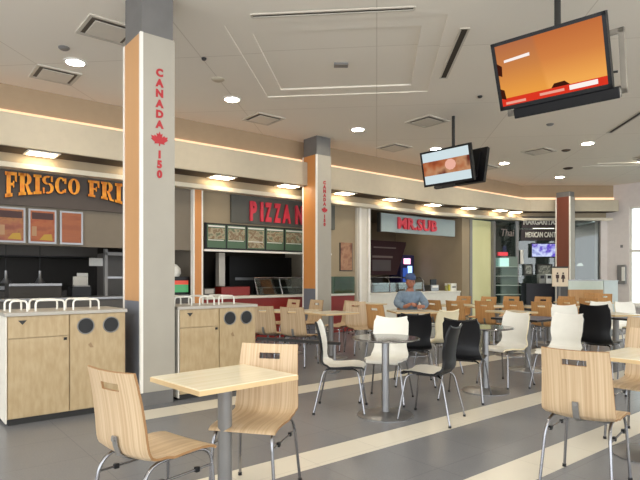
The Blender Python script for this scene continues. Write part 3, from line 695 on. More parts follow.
# tables
def post_table(label, group, top, w_, d_, loc, rz, dark=False, roundtop=False, base='disc', h=.75):
    t = thing('round_table' if roundtop else 'rectangular_table', label, 'table', loc, rz, group)
    if roundtop:
        bm = bmesh.new(); lathe(bm, [(0, h - .022), (w_ / 2 - .012, h - .022), (w_ / 2, h - .014), (w_ / 2, h - .006), (w_ / 2 - .006, h), (0, h)], 40); link('tabletop', bm, mat('dark_glass_top', (66, 62, 58), .12, spec=.9), t, True)
        bm = bmesh.new(); tube(bm, [((w_ / 2) * math.cos(k * math.pi / 18), (w_ / 2) * math.sin(k * math.pi / 18), h - .011) for k in range(36)], .008, 6, closed=True); link('edge_band', bm, M['chrome'], t, True)
    else:
        bm = bmesh.new(); box(bm, -w_ / 2, w_ / 2, -d_ / 2, d_ / 2, h - .032, h, bev=.004); link('tabletop', bm, M['darktop'] if dark else M['lamtop'], t)
        bm = bmesh.new(); z0, z1 = h - .030, h - .004; e = .004
        for (a, b, c, d) in ((-w_ / 2 - e, w_ / 2 + e, -d_ / 2 - e, -d_ / 2 + .001), (-w_ / 2 - e, w_ / 2 + e, d_ / 2 - .001, d_ / 2 + e), (-w_ / 2 - e, -w_ / 2 + .001, -d_ / 2, d_ / 2), (w_ / 2 - .001, w_ / 2 + e, -d_ / 2, d_ / 2)): box(bm, a, b, c, d, z0, z1)
        link('edge_band', bm, M['lamedge'] if not dark else M['black'], t)
    r_ = .042 if not roundtop else .036
    bm = bmesh.new(); lathe(bm, [(r_, .02), (r_, h - .035)], 20); link('post', bm, M['steel'] if roundtop else M['greymetal'], t, True)
    bm = bmesh.new(); lathe(bm, [(0, h - .022), (.12, h - .023), (.12, h - .034), (r_, h - .05), (0, h - .05)], 20); link('top_plate', bm, M['darkframe'], t, True)
    bm = bmesh.new(); lathe(bm, [(0, 0), (.27, 0), (.27, .008), (.25, .014), (.07, .022), (r_ + .004, .04), (0, .04)], 36); link('base', bm, M['steel'], t, True)
    return t
M['darktop'] = mat('dark_tabletop', (70, 64, 76), .3)

RU = -R(90 - 0) + ANG        # rz so that local +Y faces +u
def face(dx, dy): return math.atan2(-dx, dy)
FU = face(U.x, U.y); FMU = FU + math.pi; FV = face(V.x, V.y); FMV = FV + math.pi

# foreground
post_table('cream rectangular table at front left with a grey post', 'cream laminate tables', 'lamtop', .66, .54, (-.56, 3.18, 0), R(43.5))
proto = wood_chair('light plywood chair at front left, its back turned to us')
proto.location = (-.84, 2.80, 0); proto.rotation_euler = (0, 0, face(.60, .80))
GP = 'plywood chairs'
copy_tree(proto, (-.40, 3.32, 0), face(-.25, -.97), 'light plywood chair behind the front left table, facing us')
copy_tree(proto, (1.73, 3.50, 0), face(.66, .75), 'light plywood chair at front right with bright handle slot, seen from behind')
post_table('cream rectangular table at the right edge behind the front right chair', 'cream laminate tables', 'lamtop', .7, .6, (2.47, 4.02, 0), R(39))
copy_tree(proto, (2.64, 4.42, 0), FMU, 'light plywood chair at the right edge across the table, only its seat showing')
post_table('round dark topped table in the middle, on a chrome post and disc base', 'round chrome edged tables', '', .64, 0, (.63, 5.2, 0), 0, roundtop=True)
post_table('round dark topped table behind the black chairs right of middle', 'round chrome edged tables', '', .62, 0, (1.93, 6.3, 0), 0, roundtop=True)
wb = shell_chair('white chair with black underside left of the middle round table, seen from its side', 'whiteplastic', 'blackplastic')
wb.location = (.22, 5.42, 0); wb.rotation_euler = (0, 0, face(.97, -.12))
for ch in wb.children: pass
copy_tree(wb, (1.04, 5.08, 0), face(-.86, .5), 'black backed chair with cream seat right of the middle round table')
ww = shell_chair('bright white moulded chair facing us behind the middle round table', 'whiteplastic', 'whiteplastic')
ww.location = (.72, 5.83, 0); ww.rotation_euler = (0, 0, face(-.35, -.94))
cw = shell_chair('pale chair seen in profile behind the black chairs, right of middle', 'whiteplastic', 'creamplastic')
cw.location = (2.30, 6.72, 0); cw.rotation_euler = (0, 0, face(-.8, -.5))
bb = shell_chair('all black moulded chair just right of the black backed cream seat chair', 'blackplastic', 'blackplastic')
bb.location = (1.60, 5.95, 0); bb.rotation_euler = (0, 0, face(.45, .89))
copy_tree(cw, ahead(437, 7.5), face(-.5, .86), 'cream backed chair standing behind the all black chair')
hb = shell_chair('tall black chair at right, seen from behind', 'blackplastic', 'blackplastic', .95)
hb.location = (3.79, 7.3, 0); hb.rotation_euler = (0, 0, face(.72, .69))
copy_tree(wb, (2.83, 6.4, 0), face(-.75, -.6), 'white chair with dark underside left of the tall black chair')
copy_tree(ww, (3.85, 8.4, 0), face(-.2, -.98), 'white chair back farther off, above the dark underside chair')
post_table('dark square table between the white chairs at right', 'dark square tables', '', .75, .7, (2.98, 7.75, 0), R(39), dark=True)
# right edge
post_table('pale rectangular table at right with a tall grey post', 'pale tables at right', '', .5, .6, ahead(616, 8.6), R(10))
copy_tree(ww, ahead(606, 9.6), face(-.1, -1), 'cream chair behind the pale table at right, left one of two')
copy_tree(cw, ahead(633, 9.5), face(.15, -1), 'cream chair behind the pale table at right, right one of two')
post_table('dark table at the right edge below the window', 'dark square tables', '', .8, .7, ahead(652, 7.6), R(20), dark=True)
copy_tree(proto, ahead(641, 6.2), face(.3, .95), 'plywood chair at the right edge behind the cream table')

# middle distance plywood sets (left of middle)
copy_tree(proto, ahead(271, 8.5), face(.42, .91), 'plywood chair left of middle, just right of the tray cabinet, back to us')
copy_tree(proto, ahead(300, 8.2), face(.42, .91), 'plywood chair left of middle, second back from the tray cabinet')
post_table('pale table between plywood chairs, left of the middle column', 'pale tables in the rows', '', 1.1, .6, ahead(287, 9.45), R(39 - 51))
copy_tree(proto, ahead(283, 10.5), FMU, 'plywood chair in front of the red counter, left one facing us')
copy_tree(proto, ahead(306, 10.3), FMU, 'plywood chair in front of the red counter, beside the middle column')
post_table('pale table directly in front of the middle column', 'pale tables in the rows', '', .7, .6, ahead(331, 8.9), R(39))
copy_tree(proto, ahead(341, 9.9), FMU, 'plywood chair right of the middle column foot, facing us')
copy_tree(proto, ahead(361, 9.4), face(.3, -.95), 'plywood chair above the middle round table, left of the seated person')
post_table('pale table far back right of the middle column', 'pale tables in the rows', '', .7, .6, ahead(366, 11.9), R(39))
t = thing('seat_beam', 'dark steel seat beam running under the plywood backs left of middle', 'seat beam', (-.33, 7.78, 0), math.atan2(-.49, .95))
bm = bmesh.new(); box(bm, -.68, .68, -.03, .03, .39, .43); link('beam', bm, M['darkframe'], t)
for x in (-.6, .6):
    bm = bmesh.new(); tube(bm, [(x, 0, 0), (x, 0, .39)], .018, 8); box(bm, x - .03, x + .03, -.12, .12, 0, .02); link('leg', bm, M['steel'], t)
WP = wood_chair('warmly lit brown plywood chair left of the seated person', 'plywarmlit')
copy_tree(bb, ahead(414, 6.75), face(.1, .99), 'black moulded chair in front of the seated person, back to us')
WP.location = ahead(386, 8.9); WP.rotation_euler = (0, 0, FU)
post_table('light table where the person in blue sits', 'pale tables in the rows', '', .8, .6, ahead(414, 9.3), R(8))
copy_tree(WP, ahead(409, 10.05), face(-.05, -1), 'warmly lit brown chair the person in blue sits on')
copy_tree(WP, ahead(441, 10.6), FU, 'warmly lit brown chair right of the seated person, back to us')
copy_tree(WP, ahead(463, 10.3), FU, 'warmly lit brown chair in front of the brown shop pillar')
post_table('light table behind the cream backed chair', 'pale tables in the rows', '', 1.1, .6, ahead(452, 11.4), R(0))
copy_tree(WP, ahead(457, 12.4), FMU, 'warmly lit brown chair in front of the white sub shop counter')
# right rows
post_table('light table left of the pale profile chair, in the brown rows', 'pale tables in the rows', '', 1.2, .6, ahead(497, 10.9), R(6))
for px, Y, fc, lb in [(492, 10.2, FU, 'warmly lit brown chair in front of the yellow green panel, nearer'),
        (482, 12.0, FMU, 'warmly lit brown chair close before the yellow green panel, facing us'), (505, 12.2, FMU, 'warmly lit brown chair before the glass shop front, left of the dark sign'),
        (521, 10.2, FU, 'warmly lit brown chair above the white profile chair at right'), (537, 12.0, FMU, 'warmly lit brown chair under the small blue television'),
        (561, 12.2, FMU, 'warmly lit brown chair left of the restroom sign'), (549, 9.8, FU, 'warmly lit brown chair nearest the dark square table'),
        (573, 11.0, FU, 'warmly lit brown chair just right of the restroom sign'), (587, 14.8, FMU, 'warmly lit brown chair with dark handle slot, left of a like one'),
        (600, 14.1, FMU, 'warmly lit brown chair with dark handle slot, near the pale end wall'), (594, 11.6, FU, 'warmly lit brown chair behind the tall black chair')]:
    copy_tree(WP, ahead(px, Y), fc, lb)
post_table('light table below the small blue television', 'pale tables in the rows', '', 1.2, .6, ahead(549, 10.9), R(4))
post_table('light table before the farthest column', 'pale tables in the rows', '', 1.1, .6, ahead(583, 12.6), R(6))
post_table('small light table behind the white profile chair', 'pale tables in the rows', '', .6, .6, ahead(511, 9.2), R(20))

# ------------------------------------------------------------------ left shop
def board(name, label, cat, p0, p1, vv, z0, z1, m, th=.05, group=None):
    a, b = on_v(p0, vv), on_v(p1, vv)
    t = thing(name, label, cat, uv((a + b) / 2, vv, z0), ANG, group)
    bm = bmesh.new(); box(bm, -(b - a) / 2, (b - a) / 2, 0, th, 0, z1 - z0); link('board', bm, m, t)
    return t, (b - a) / 2
vs_ = 9.86
t = thing('shop_sign', 'gold western lettering on a dark band over the left kitchen', 'sign', uv(0, 9.92, 0), ANG)
bm = bmesh.new(); box(bm, -4, on_v(150, 9.92), 0, .05, 2.5, 3.07); link('board', bm, M['signdark'], t)
def glyph(ch):      # unit box 0..1 , slab serif
    s = .14; st = .34; a = .16
    def ring(x0, x1, z0, z1, tx, tz, a0=0, a1=360, n=20):
        cx, cz = (x0 + x1) / 2, (z0 + z1) / 2; rx, rz = (x1 - x0) / 2, (z1 - z0) / 2; out = []
        for k in range(n):
            t0, t1 = R(a0 + (a1 - a0) * k / n), R(a0 + (a1 - a0) * (k + 1) / n)
            out.append([(cx + rx * math.cos(t0), cz + rz * math.sin(t0)), (cx + rx * math.cos(t1), cz + rz * math.sin(t1)), (cx + (rx - tx) * math.cos(t1), cz + (rz - tz) * math.sin(t1)), (cx + (rx - tx) * math.cos(t0), cz + (rz - tz) * math.sin(t0))])
        return out
    B = lambda x0, x1, z0, z1: [(x0, z0), (x1, z0), (x1, z1), (x0, z1)]
    if ch == 'F': return [B(.12, .46, 0, 1), B(0, .6, 0, s), B(0, .95, 1 - s, 1), B(.46, .72, .44, .56), [(.8, .62), (.95, .58), (.95, 1 - s), (.78, 1 - s)], B(.64, .74, .36, .64)]
    if ch == 'E': return [B(.12, .46, 0, 1), B(0, .95, 0, s), B(0, .95, 1 - s, 1), B(.46, .72, .44, .56), B(.82, .95, .62, 1), B(.82, .95, 0, .38), B(.64, .74, .36, .64)]
    if ch == 'R': return [B(.1, .42, 0, 1), B(0, .52, 0, s), B(0, .5, 1 - s, 1)] + ring(.2, .9, .46, 1, .3, .12, -90, 90, 12) + [[(.42, .52), (.62, .52), (.86, .1), (.98, .1), (.98, 0), (.66, 0)]]
    if ch == 'I': return [B(.22, .78, 0, 1), B(0, 1, 0, s), B(0, 1, 1 - s, 1)]
    if ch == 'O': return ring(0, 1, 0, 1, .32, .1)
    if ch == 'C': return ring(0, 1, 0, 1, .32, .1, 40, 320) + [B(.78, .95, .62, .95), B(.78, .92, .08, .3)]
    if ch == 'S': return ring(.02, .92, .5, 1, .28, .1, 60, 270, 12) + ring(.08, .98, 0, .5 + .1, .28, .1, -120, 90, 12) + [B(.74, .9, .66, .98), B(.06, .22, .02, .34)]
Lt = [('F', 5, 17.5), ('R', 18.5, 33), ('I', 33.5, 41.5), ('S', 42, 54), ('C', 55, 67), ('O', 68, 80), ('F', 88, 100), ('R', 101, 114), ('I', 115, 122.5), ('E', 124, 134), ('S', 135, 146)]
for ch, a, b in Lt:
    u0, u1 = on_v(a, vs_), on_v(b, vs_); uc_ = on_v(76, vs_)
    def fz(x, y, z):
        uu = u0 + (u1 - u0) * x; d = uu - uc_
        hgt = .275 + (.20 * (d / 1.25) ** 2 if d < 0 else .10 * (d / .8) ** 2)
        hgt = min(hgt, .47); return (uu, y, 3.02 - hgt * (1 - z))
    bm = bmesh.new()
    for poly in glyph(ch):
        prism(bm, poly, vs_ - 9.92, -.001, 0, 1, f=fz)
    for fc in bm.faces: 
        pass
    link('letter', bm, [M['gold'], M['goldside']], t)
pm = [('menu_poster', -4, 25.5, 'orange menu poster at the left edge under the gold letters'), ('menu_poster', 28.5, 56.5, 'orange menu poster with dark top, middle of the three'), ('menu_poster', 60, 83, 'plain orange menu poster, right of the three')]
def poster_mat(name, cols, sc=(3, 3, 6)):
    m = mat(name, cols[0], .45); nt = m.node_tree; b = nt.nodes['Principled BSDF']
    cr = [n for n in nt.nodes if n.type == 'VALTORGB'][0]; el = cr.color_ramp.elements
    el[0].color = lin(cols[0]); el[1].color = lin(cols[-1])
    for i, c in enumerate(cols[1:-1]):
        e = el.new(.35 + .3 * (i + 1) / (len(cols) - 1)); e.color = lin(c)
    [n for n in nt.nodes if n.type == 'MAPPING'][0].inputs['Scale'].default_value = sc
    return m
pms = [poster_mat('poster_a', [(120, 62, 44), (140, 78, 54), (150, 98, 56), (96, 46, 34)]), poster_mat('poster_b', [(134, 68, 40), (156, 86, 46), (140, 60, 36)]), poster_mat('poster_c', [(138, 74, 44), (150, 84, 48), (124, 60, 36)], (1, 1, 5))]
for i, (n_, a, b, lb) in enumerate(pm):
    tt, hw_ = board(n_, lb, 'poster', a, b, 9.93, 1.89, 2.46, M['steel'], .03, 'menu posters over the left kitchen')
    H_ = .57
    bm = bmesh.new(); box(bm, -hw_ + .03, hw_ - .03, -.006, .0, .03, H_ - .03); link('picture', bm, pms[i], tt)
    if i < 2:
        bm = bmesh.new(); box(bm, -hw_ + .05, hw_ - .05, -.009, -.006, H_ - .17, H_ - .06); link('dark_band', bm, mat('poster_dark', (60, 30, 28), .5), tt)
        bm = bmesh.new(); prism(bm, [(-.05, .06), (hw_ - .06, .05), (hw_ - .08, .16), (.02, .15)], -.009, -.006); link('yellow_patch', bm, mat('poster_yellow', (170, 134, 44), .5), tt)
        bm = bmesh.new(); prism(bm, [(-hw_ + .05, .12), (-hw_ + .12, .12), (-hw_ + .12, .28), (-hw_ + .05, .28)], -.009, -.006); link('pale_patch', bm, mat('poster_pale', (160, 124, 90), .5), tt)
# service counters
def counter(p0, p1, v0, label, front, zt=.94, depth=.6, pend=None):
    a, b = on_v(p0, v0), on_v(p1, v0); L = b - a
    t = thing('service_counter', label, 'counter', uv(a, v0), ANG, 'food counters')
    bm = bmesh.new(); box(bm, 0, L, .03, depth, 0.0, zt - .05); link('front', bm, M[front], t)
    bm = bmesh.new(); box(bm, -.0, L, 0, depth, zt - .05, zt, bev=.008); link('worktop', bm, M['counter'] if front != 'kitchen2' else M['steel'], t)
    return t, L
counter(-20, 190, 9.95, 'dark counter of the left kitchen behind the tray cabinet', 'kitchen2', .98)
counter(206, 308, 9.8, 'white topped red counter of the pizza shop', 'red', .93)
counter(309.5, 355, 9.8, 'shallow white topped red counter right of the middle column', 'red', .93, .16)
counter(371, 461, 9.85, 'white counter of the sub shop', 'counter', .92)
# equipment in left kitchen
def eq(name, label, cat, px, vv, w_, d_, z0, z1, m, extra=None, group=None):
    t = thing(name, label, cat, uv(on_v(px, vv), vv, z0), ANG, group)
    bm = bmesh.new(); box(bm, -w_ / 2, w_ / 2, 0, d_, 0, z1 - z0, bev=.008); link('body', bm, m, t)
    return t
t = eq('range_hood', 'dark grey cooking hood inside the left kitchen', 'hood', 40, 11.8, 2.2, .9, 1.75, 2.4, M['kitchen2'])
bm = bmesh.new(); box(bm, -1.0, 1.0, .1, .85, -.02, 0); link('filter', bm, M['black'], t)
t = eq('fryer', 'steel fryer bank at the back of the left kitchen', 'fryer', 30, 12.2, 1.4, .6, 0, 1.05, M['kitchen2'])
bm = bmesh.new(); box(bm, -.6, .6, .05, .5, 1.05, 1.06); link('oil_well', bm, M['black'], t)
for k in range(3):
    bm = bmesh.new(); box(bm, -.55 + k * .4, -.3 + k * .4, .1, .3, 1.07, 1.15); tube(bm, [(-.42 + k * .4, .1, 1.14), (-.42 + k * .4, -.1, 1.2)], .012); link('fry_basket', bm, M['steel'], t)
t = eq('heated_display', 'low dark display case with steel rim on the left kitchen counter', 'display case', 36, 10.05, .8, .4, .98, 1.22, M['kitchen'])
bm = bmesh.new(); box(bm, -.4, .4, -.01, .0, .2, .24); link('rim', bm, M['steel'], t)
for px, lb in ((6, 'round heat lamp at the far left of the kitchen'), (40, 'round heat lamp left of the paper sheets')):
    t = thing('heat_lamp', lb, 'lamp', uv(on_v(px, 10.6), 10.6, 1.22), 0, 'heat lamps')
    bm = bmesh.new(); lathe(bm, [(.02, .22), (.03, .1), (.09, .0), (.08, .0), (.02, .1)], 16); link('shade', bm, M['steel'], t, True)
    bm = bmesh.new(); lathe(bm, [(0, .0), (.03, .01), (.035, .04), (0, .06)], 12); link('bulb', bm, glow('heat_bulb', (255, 214, 120), 6), t, True)
    bm = bmesh.new(); tube(bm, [(0, 0, .2), (0, 0, 1.88)], .006, 6); link('cord', bm, M['blackplastic'], t)
t = eq('cash_register', 'dark cash register with paper behind the left tray cabinet', 'cash register', 82, 10.1, .32, .3, .98, 1.16, M['blackplastic'])
bm = bmesh.new(); box(bm, -.12, .12, .1, .13, .18, .36); link('display', bm, mat('register_display', (176, 172, 164), .4), t)
bm = bmesh.new(); box(bm, -.13, .13, -.02, .06, .18, .2); link('keypad', bm, M['greymetal'], t)
for (px, py0, py1, lb, vv, w_) in ((96, 258, 266, 'white notice hanging in the left kitchen', 11.0, .26), (82.5, 273, 287, 'white paper sheet on the kitchen equipment', 10.9, .2)):
    bm = bmesh.new(); z0, z1 = z_v(px, py1, vv), z_v(px, py0, vv); box(bm, -w_ / 2, w_ / 2, 0, .004, 0, z1 - z0); box(bm, -.02, .02, .004, .01, 0, z1 - z0)
    o = link('paper_notice', bm, M['paper']); o.location = uv(on_v(px, vv), vv, z0); o.rotation_euler = (0, 0, ANG); tag(o, lb, 'notice')
t = eq('shelving_unit', 'dark steel shelving at the right of the left kitchen', 'shelving', 116, 11.0, .5, .4, 0, 1.8, M['kitchen2'])
for k in range(3):
    bm = bmesh.new(); box(bm, -.24, .24, -.01, 0, .5 + k * .4, .54 + k * .4); link('shelf', bm, M['steel'], t)
t = eq('drink_dispenser', 'drinks machine with a green and red panel, right of the lettered column', 'drink dispenser', 181, 10.05, .36, .4, .98, 1.34, M['blackplastic'])
bm = bmesh.new(); box(bm, -.15, .15, -.012, 0, .05, .2); link('green_panel', bm, mat('green_panel', (70, 150, 96), .4, emit=.3), t)
bm = bmesh.new(); box(bm, -.15, .15, -.012, 0, .2, .28); link('red_panel', bm, mat('red_panel', (200, 70, 50), .4, emit=.3), t)
bm = bmesh.new(); lathe(bm, [(0, .36), (.1, .36), (.13, .42), (.12, .52), (.05, .6), (0, .61)], 16, 0, -.05, .2); link('white_hopper', bm, M['whiteplastic'], t, True)

# ------------------------------------------------------------------ pizza shop
t, hwp = board('shop_sign', 'dark sign board with red capitals above the green menu panels', 'sign', 231.5, 335, 9.9, 2.47, 3.06, mat('pizza_board', (84, 84, 78), .6), .06)
uc_ = (on_v(231.5, 9.9) + on_v(335, 9.9)) / 2
for ch, a, b in [('P', 250.5, 257), ('I', 261, 263.5), ('Z', 265.5, 272), ('Z', 274.5, 281), ('A', 283, 291), ('N', 296, 303.5), ('O', 306, 312), ('V', 313, 320), ('A', 320.5, 327.5)]:
    u0, u1 = on_v(a, 9.85) - uc_, on_v(b, 9.85) - uc_
    me = font_mesh(ch, 1, .02, bold=.05)
    xs_ = [v.co.x for v in me.vertices]; ys_ = [v.co.y for v in me.vertices]; x0, x1, y0, y1 = min(xs_), max(xs_), min(ys_), max(ys_)
    for v in me.vertices: v.co = Vector((u0 + (v.co.x - x0) / (x1 - x0) * (u1 - u0), -.03 + v.co.z, .06 + (v.co.y - y0) / (y1 - y0) * .42))
    me.materials.clear(); me.materials.append(M['redletter']); o = bpy.data.objects.new('letter', me); C.objects.link(o); o.parent = t
t = thing('menu_board', 'row of green and cream pizza menu panels in a black frame', 'menu board', uv(on_v(205.5, 9.9), 9.9, 1.90), ANG)
Lm = on_v(330, 9.9) - on_v(205.5, 9.9)
bm = bmesh.new(); box(bm, 0, Lm, .0, .06, 0, .53); link('frame', bm, M['black'], t)
bm = bmesh.new(); box(bm, -.05, Lm, -.06, .0, -.05, -.01); link('ledge', bm, M['trimwhite'], t)
pe = [207, 227, 247, 266, 285, 304, 322, 334]
pizza_pic = poster_mat('pizza_picture', [(140, 128, 100), (118, 92, 64), (164, 154, 126), (98, 106, 80)], (9, 9, 9))
for k in range(6):
    a, b = on_v(pe[k], 9.9) - on_v(205.5, 9.9), on_v(pe[k + 1] - 1.6, 9.9) - on_v(205.5, 9.9)
    bm = bmesh.new(); box(bm, a, b, -.012, 0, .03, .5); p = link('panel', bm, mat('menu_green', (72, 98, 74), .5, emit=.04), t)
    bm = bmesh.new(); box(bm, a + .02, b - .02, -.016, -.012, .2 if k != 2 else .05, .43); link('picture', bm, pizza_pic, p)
    bm = bmesh.new(); box(bm, a + .02, b - .02, -.017, -.013, .45, .48); box(bm, a + .02, b - .05, -.017, -.013, .175, .19); link('text_line', bm, M['paper'], p)
# inside pizza
t = eq('pizza_oven', 'large black pizza oven in the pizza kitchen', 'oven', 262, 11.8, 1.9, .8, .9, 1.85, M['black'])
bm = bmesh.new(); box(bm, -.8, .8, -.03, 0, .35, .42); link('door_handle', bm, M['steel'], t)
bm = bmesh.new(); box(bm, -.85, .85, .1, .7, -.9, 0); link('stand', bm, M['kitchen2'], t)
bm = bmesh.new(); uvbox(bm, on_v(219, 10.5), on_v(225, 10.5), 10.5, 10.65, 0, 1.86); struct(link('trim_11', bm, M['whitepaint']))
t = eq('red_bin', 'dark red box standing on the pizza counter', 'box', 236, 10.1, .7, .3, .93, 1.12, M['red'])
bm = bmesh.new(); box(bm, -.34, .34, .01, .29, .19, .2); link('lid', bm, M['maroon'], t)
t = thing('sneeze_guard', 'chrome framed glass guard on the pizza counter', 'sneeze guard', uv(on_v(258, 9.95), 9.95, .93), ANG)
Lg = on_v(306, 9.95) - on_v(258, 9.95)
for k in range(3):
    x = Lg * k / 2
    bm = bmesh.new(); tube(bm, [(x, 0, 0), (x - .04, .1, .38)], .014, 8); link('upright', bm, M['chrome'], t, True)
bm = bmesh.new(); tube(bm, [(-.04, .1, .38), (Lg - .04, .1, .38)], .016, 8); link('top_rail', bm, M['chrome'], t, True)
bm = bmesh.new(); prism(bm, [(0, .02), (Lg, .02), (Lg - .04, .38), (-.04, .38)], 0, .006, f=lambda x, y, z: (x, y + z * .26, z)); link('glass', bm, M['glass'], t)
t = eq('serving_well', 'row of dark food pans behind the pizza sneeze guard', 'food pans', 284, 10.2, 1.3, .25, .93, 1.08, M['blackplastic'])
for k in range(4):
    bm = bmesh.new(); box(bm, -.6 + k * .3, -.35 + k * .3, .03, .22, .15, .17); link('pan', bm, M['steel'], t)
t = eq('card_terminal', 'small machine on the pizza counter near the orange pilaster', 'card terminal', 209, 10.0, .28, .26, .93, 1.1, M['kitchen2'])
bm = bmesh.new(); box(bm, -.1, .1, -.01, 0, .06, .15); link('display', bm, mat('register_display', (176, 172, 164), .4), t)
# poster and chiller right of the middle column
tt, hw_ = board('wall_poster', 'brown food poster on the wall right of the middle column', 'poster', 340, 352.5, 9.95, z_v(346, 271, 9.95), z_v(346, 243, 9.95), M['darkframe'], .02)
bm = bmesh.new(); box(bm, -hw_ + .02, hw_ - .02, -.005, 0, .02, .70); link('picture', bm, poster_mat('poster_food', [(140, 92, 66), (168, 124, 92), (112, 66, 50)], (4, 4, 4)), tt)
t = eq('chilled_display', 'greenish glass chilled display right of the middle column', 'display case', 343.5, 9.82, .66, .12, .93, 1.34, M['greydisplay'])
for k in range(2):
    bm = bmesh.new(); box(bm, -.31, .31, -.012, .0, .12 + k * .14, .135 + k * .14); link('shelf', bm, M['steel'], t)
bm = bmesh.new(); box(bm, -.33, .33, -.04, -.034, .01, .41); link('glass', bm, M['glassgreen'], t)

# ------------------------------------------------------------------ sub shop
t, hws = board('shop_sign', 'pale blue grey sign board with bold red letters over the sub shop', 'sign', 381, 455, 9.9, 2.52, 3.0, M['bluegrey'], .08)
bm = bmesh.new(); box(bm, -hws - .05, -hws, -.01, .1, -.01, .49); link('side_edge', bm, M['darkframe'], t)
word('MR.SUB', .42, .02, M['redletter'], t, (-hws + (on_v(417, 9.85) - on_v(381, 9.85)), -.03, .235), bold=.012, sx=1.12, spacing=1.05)
t = thing('menu_board', 'dark maroon menu board with slanted end inside the sub shop', 'menu board', uv(on_v(371, 11.0), 11.0, z_v(388, 275, 11.0)), ANG)
Ls = on_v(406, 11.0) - on_v(371, 11.0); zt_ = z_v(388, 241, 11.0) - z_v(388, 275, 11.0)
bm = bmesh.new(); prism(bm, [(0, 0), (Ls * .72, 0), (Ls, zt_ * .9), (Ls, zt_), (0, zt_)], 0, .3); link('board', bm, M['maroon'], t)
bm = bmesh.new(); box(bm, .1, Ls * .7, -.006, 0, zt_ * .78, zt_ * .82); box(bm, .05, Ls * .6, -.006, 0, zt_ * .5, zt_ * .56); link('text_line', bm, mat('menu_text', (104, 84, 78), .6), t)
bm = bmesh.new(); box(bm, .05, Ls * .55, -.006, 0, zt_ * .12, zt_ * .44); link('picture', bm, mat('menu_picture', (66, 48, 46), .5), t)
bm = bmesh.new(); box(bm, 0, 1.5, 0, .3, -1.3, 0); o = link('back_counter', bm, M['kitchen']); o.location = uv(on_v(371, 11.1) - .2, 11.9, 1.3); o.rotation_euler = (0, 0, ANG); tag(o, 'dark back counter inside the sub shop', 'counter')
tt, hw_ = board('wall_poster', 'dark maroon poster on the sub shop back wall', 'poster', 427.5, 441, 12.4, z_v(434, 270, 12.4), z_v(434, 243, 12.4), M['maroon'], .03)
bm = bmesh.new(); box(bm, -hw_ + .05, hw_ - .05, -.006, 0, .08, .68); link('picture', bm, poster_mat('poster_maroon', [(84, 50, 46), (112, 78, 70), (60, 34, 34)], (5, 5, 5)), tt)
t = eq('drinks_cooler', 'blue drinks cooler with a glowing pink sign inside the sub shop', 'drinks cooler', 407.5, 11.6, .62, .5, .0, z_v(407, 255, 11.6), mat('cooler_navy', (44, 42, 86), .4))
zb = 0
for (x0, x1, y0, y1, c, s, nm) in ((-.18, .12, 258.5, 264, (255, 170, 200), 2.2, 'glowing_sign'), (.0, .2, 266, 274, (150, 190, 255), 1.8, 'lit_window'), (-.22, .0, 268, 282, (60, 90, 170), .7, 'lit_window'), (.02, .16, 274, 283, (220, 236, 255), 1.8, 'lit_window')):
    z0, z1 = z_v(407, y1, 11.6), z_v(407, y0, 11.6)
    bm = bmesh.new(); box(bm, x0, x1, -.02, 0, z0, z1, bev=.006); link(nm, bm, glow('cooler_%d%d' % (c[0], int(y0)), c, s), t)
t = thing('sneeze_guard', 'curved glass guard with chrome uprights on the sub shop counter', 'sneeze guard', uv(on_v(372, 9.95), 9.95, .92), ANG)
Lg = on_v(424, 9.95) - on_v(372, 9.95)
for k in range(4):
    x = Lg * k / 3
    bm = bmesh.new(); tube(bm, [(x, 0, 0), (x, .02, .25)] + [Vector(p) for p in arc((x, .02, .25), (x, .05, .38), (x, .2, .4), 4)][1:], .014, 8); link('upright', bm, M['chrome'], t, True)
bm = bmesh.new(); tube(bm, [(0, .2, .4), (Lg, .2, .4)], .014, 8); link('top_rail', bm, M['chrome'], t, True)
bm = bmesh.new(); box(bm, 0, Lg, .015, .02, .02, .26); link('glass', bm, M['glass'], t)
t = eq('serving_well', 'dark serving well behind the sub shop glass guard', 'food pans', 392, 10.15, 1.7, .25, .92, 1.14, M['blackplastic'])
for k in range(5):
    bm = bmesh.new(); box(bm, -.8 + k * .33, -.53 + k * .33, .03, .22, .22, .24); link('pan', bm, M['steel'], t)
t = eq('cash_register', 'steel cash register on the right of the sub shop counter', 'cash register', 435, 10.05, .34, .3, .92, 1.1, M['steel'])
bm = bmesh.new(); box(bm, -.13, .13, .05, .08, .18, .34); link('display', bm, M['blackplastic'], t)
bm = bmesh.new(); box(bm, -.13, .13, -.01, .0, .1, .16); link('keypad', bm, M['paper'], t)
for i, (px, c, h_, lb) in enumerate([(449, (206, 196, 70), .24, 'yellow squeeze bottle on the sub shop counter'), (446, (150, 150, 90), .2, 'olive squeeze bottle on the sub shop counter')]):
    t = thing('squeeze_bottle', lb, 'bottle', uv(on_v(px, 10.1), 10.1, .92), 0)
    bm = bmesh.new(); lathe(bm, [(0, 0), (.04, 0), (.042, h_ * .7), (.02, h_ * .8), (0, h_ * .8)], 14); link('body', bm, mat('bottle_%d' % i, c, .4), t, True)
    bm = bmesh.new(); lathe(bm, [(0, h_ * .8), (.018, h_ * .8), (.005, h_), (0, h_)], 10); link('nozzle', bm, M['whiteplastic'], t, True)
bm = bmesh.new(); box(bm, -.12, .12, -.003, .003, 0, .26, bev=.002); o = link('paper_notice', bm, M['paper']); o.location = uv(on_v(454, 12.4), 12.597, z_v(454, 270, 12.4)); o.rotation_euler = (0, 0, ANG); tag(o, 'pale notice on the wall right of the maroon poster', 'notice')
t = eq('napkin_box', 'white box at the right end of the sub shop counter', 'box', 454, 10.05, .26, .25, .92, 1.14, M['whiteplastic'])
bm = bmesh.new(); box(bm, -.08, .08, -.006, 0, .08, .14); link('slot', bm, M['greymetal'], t)

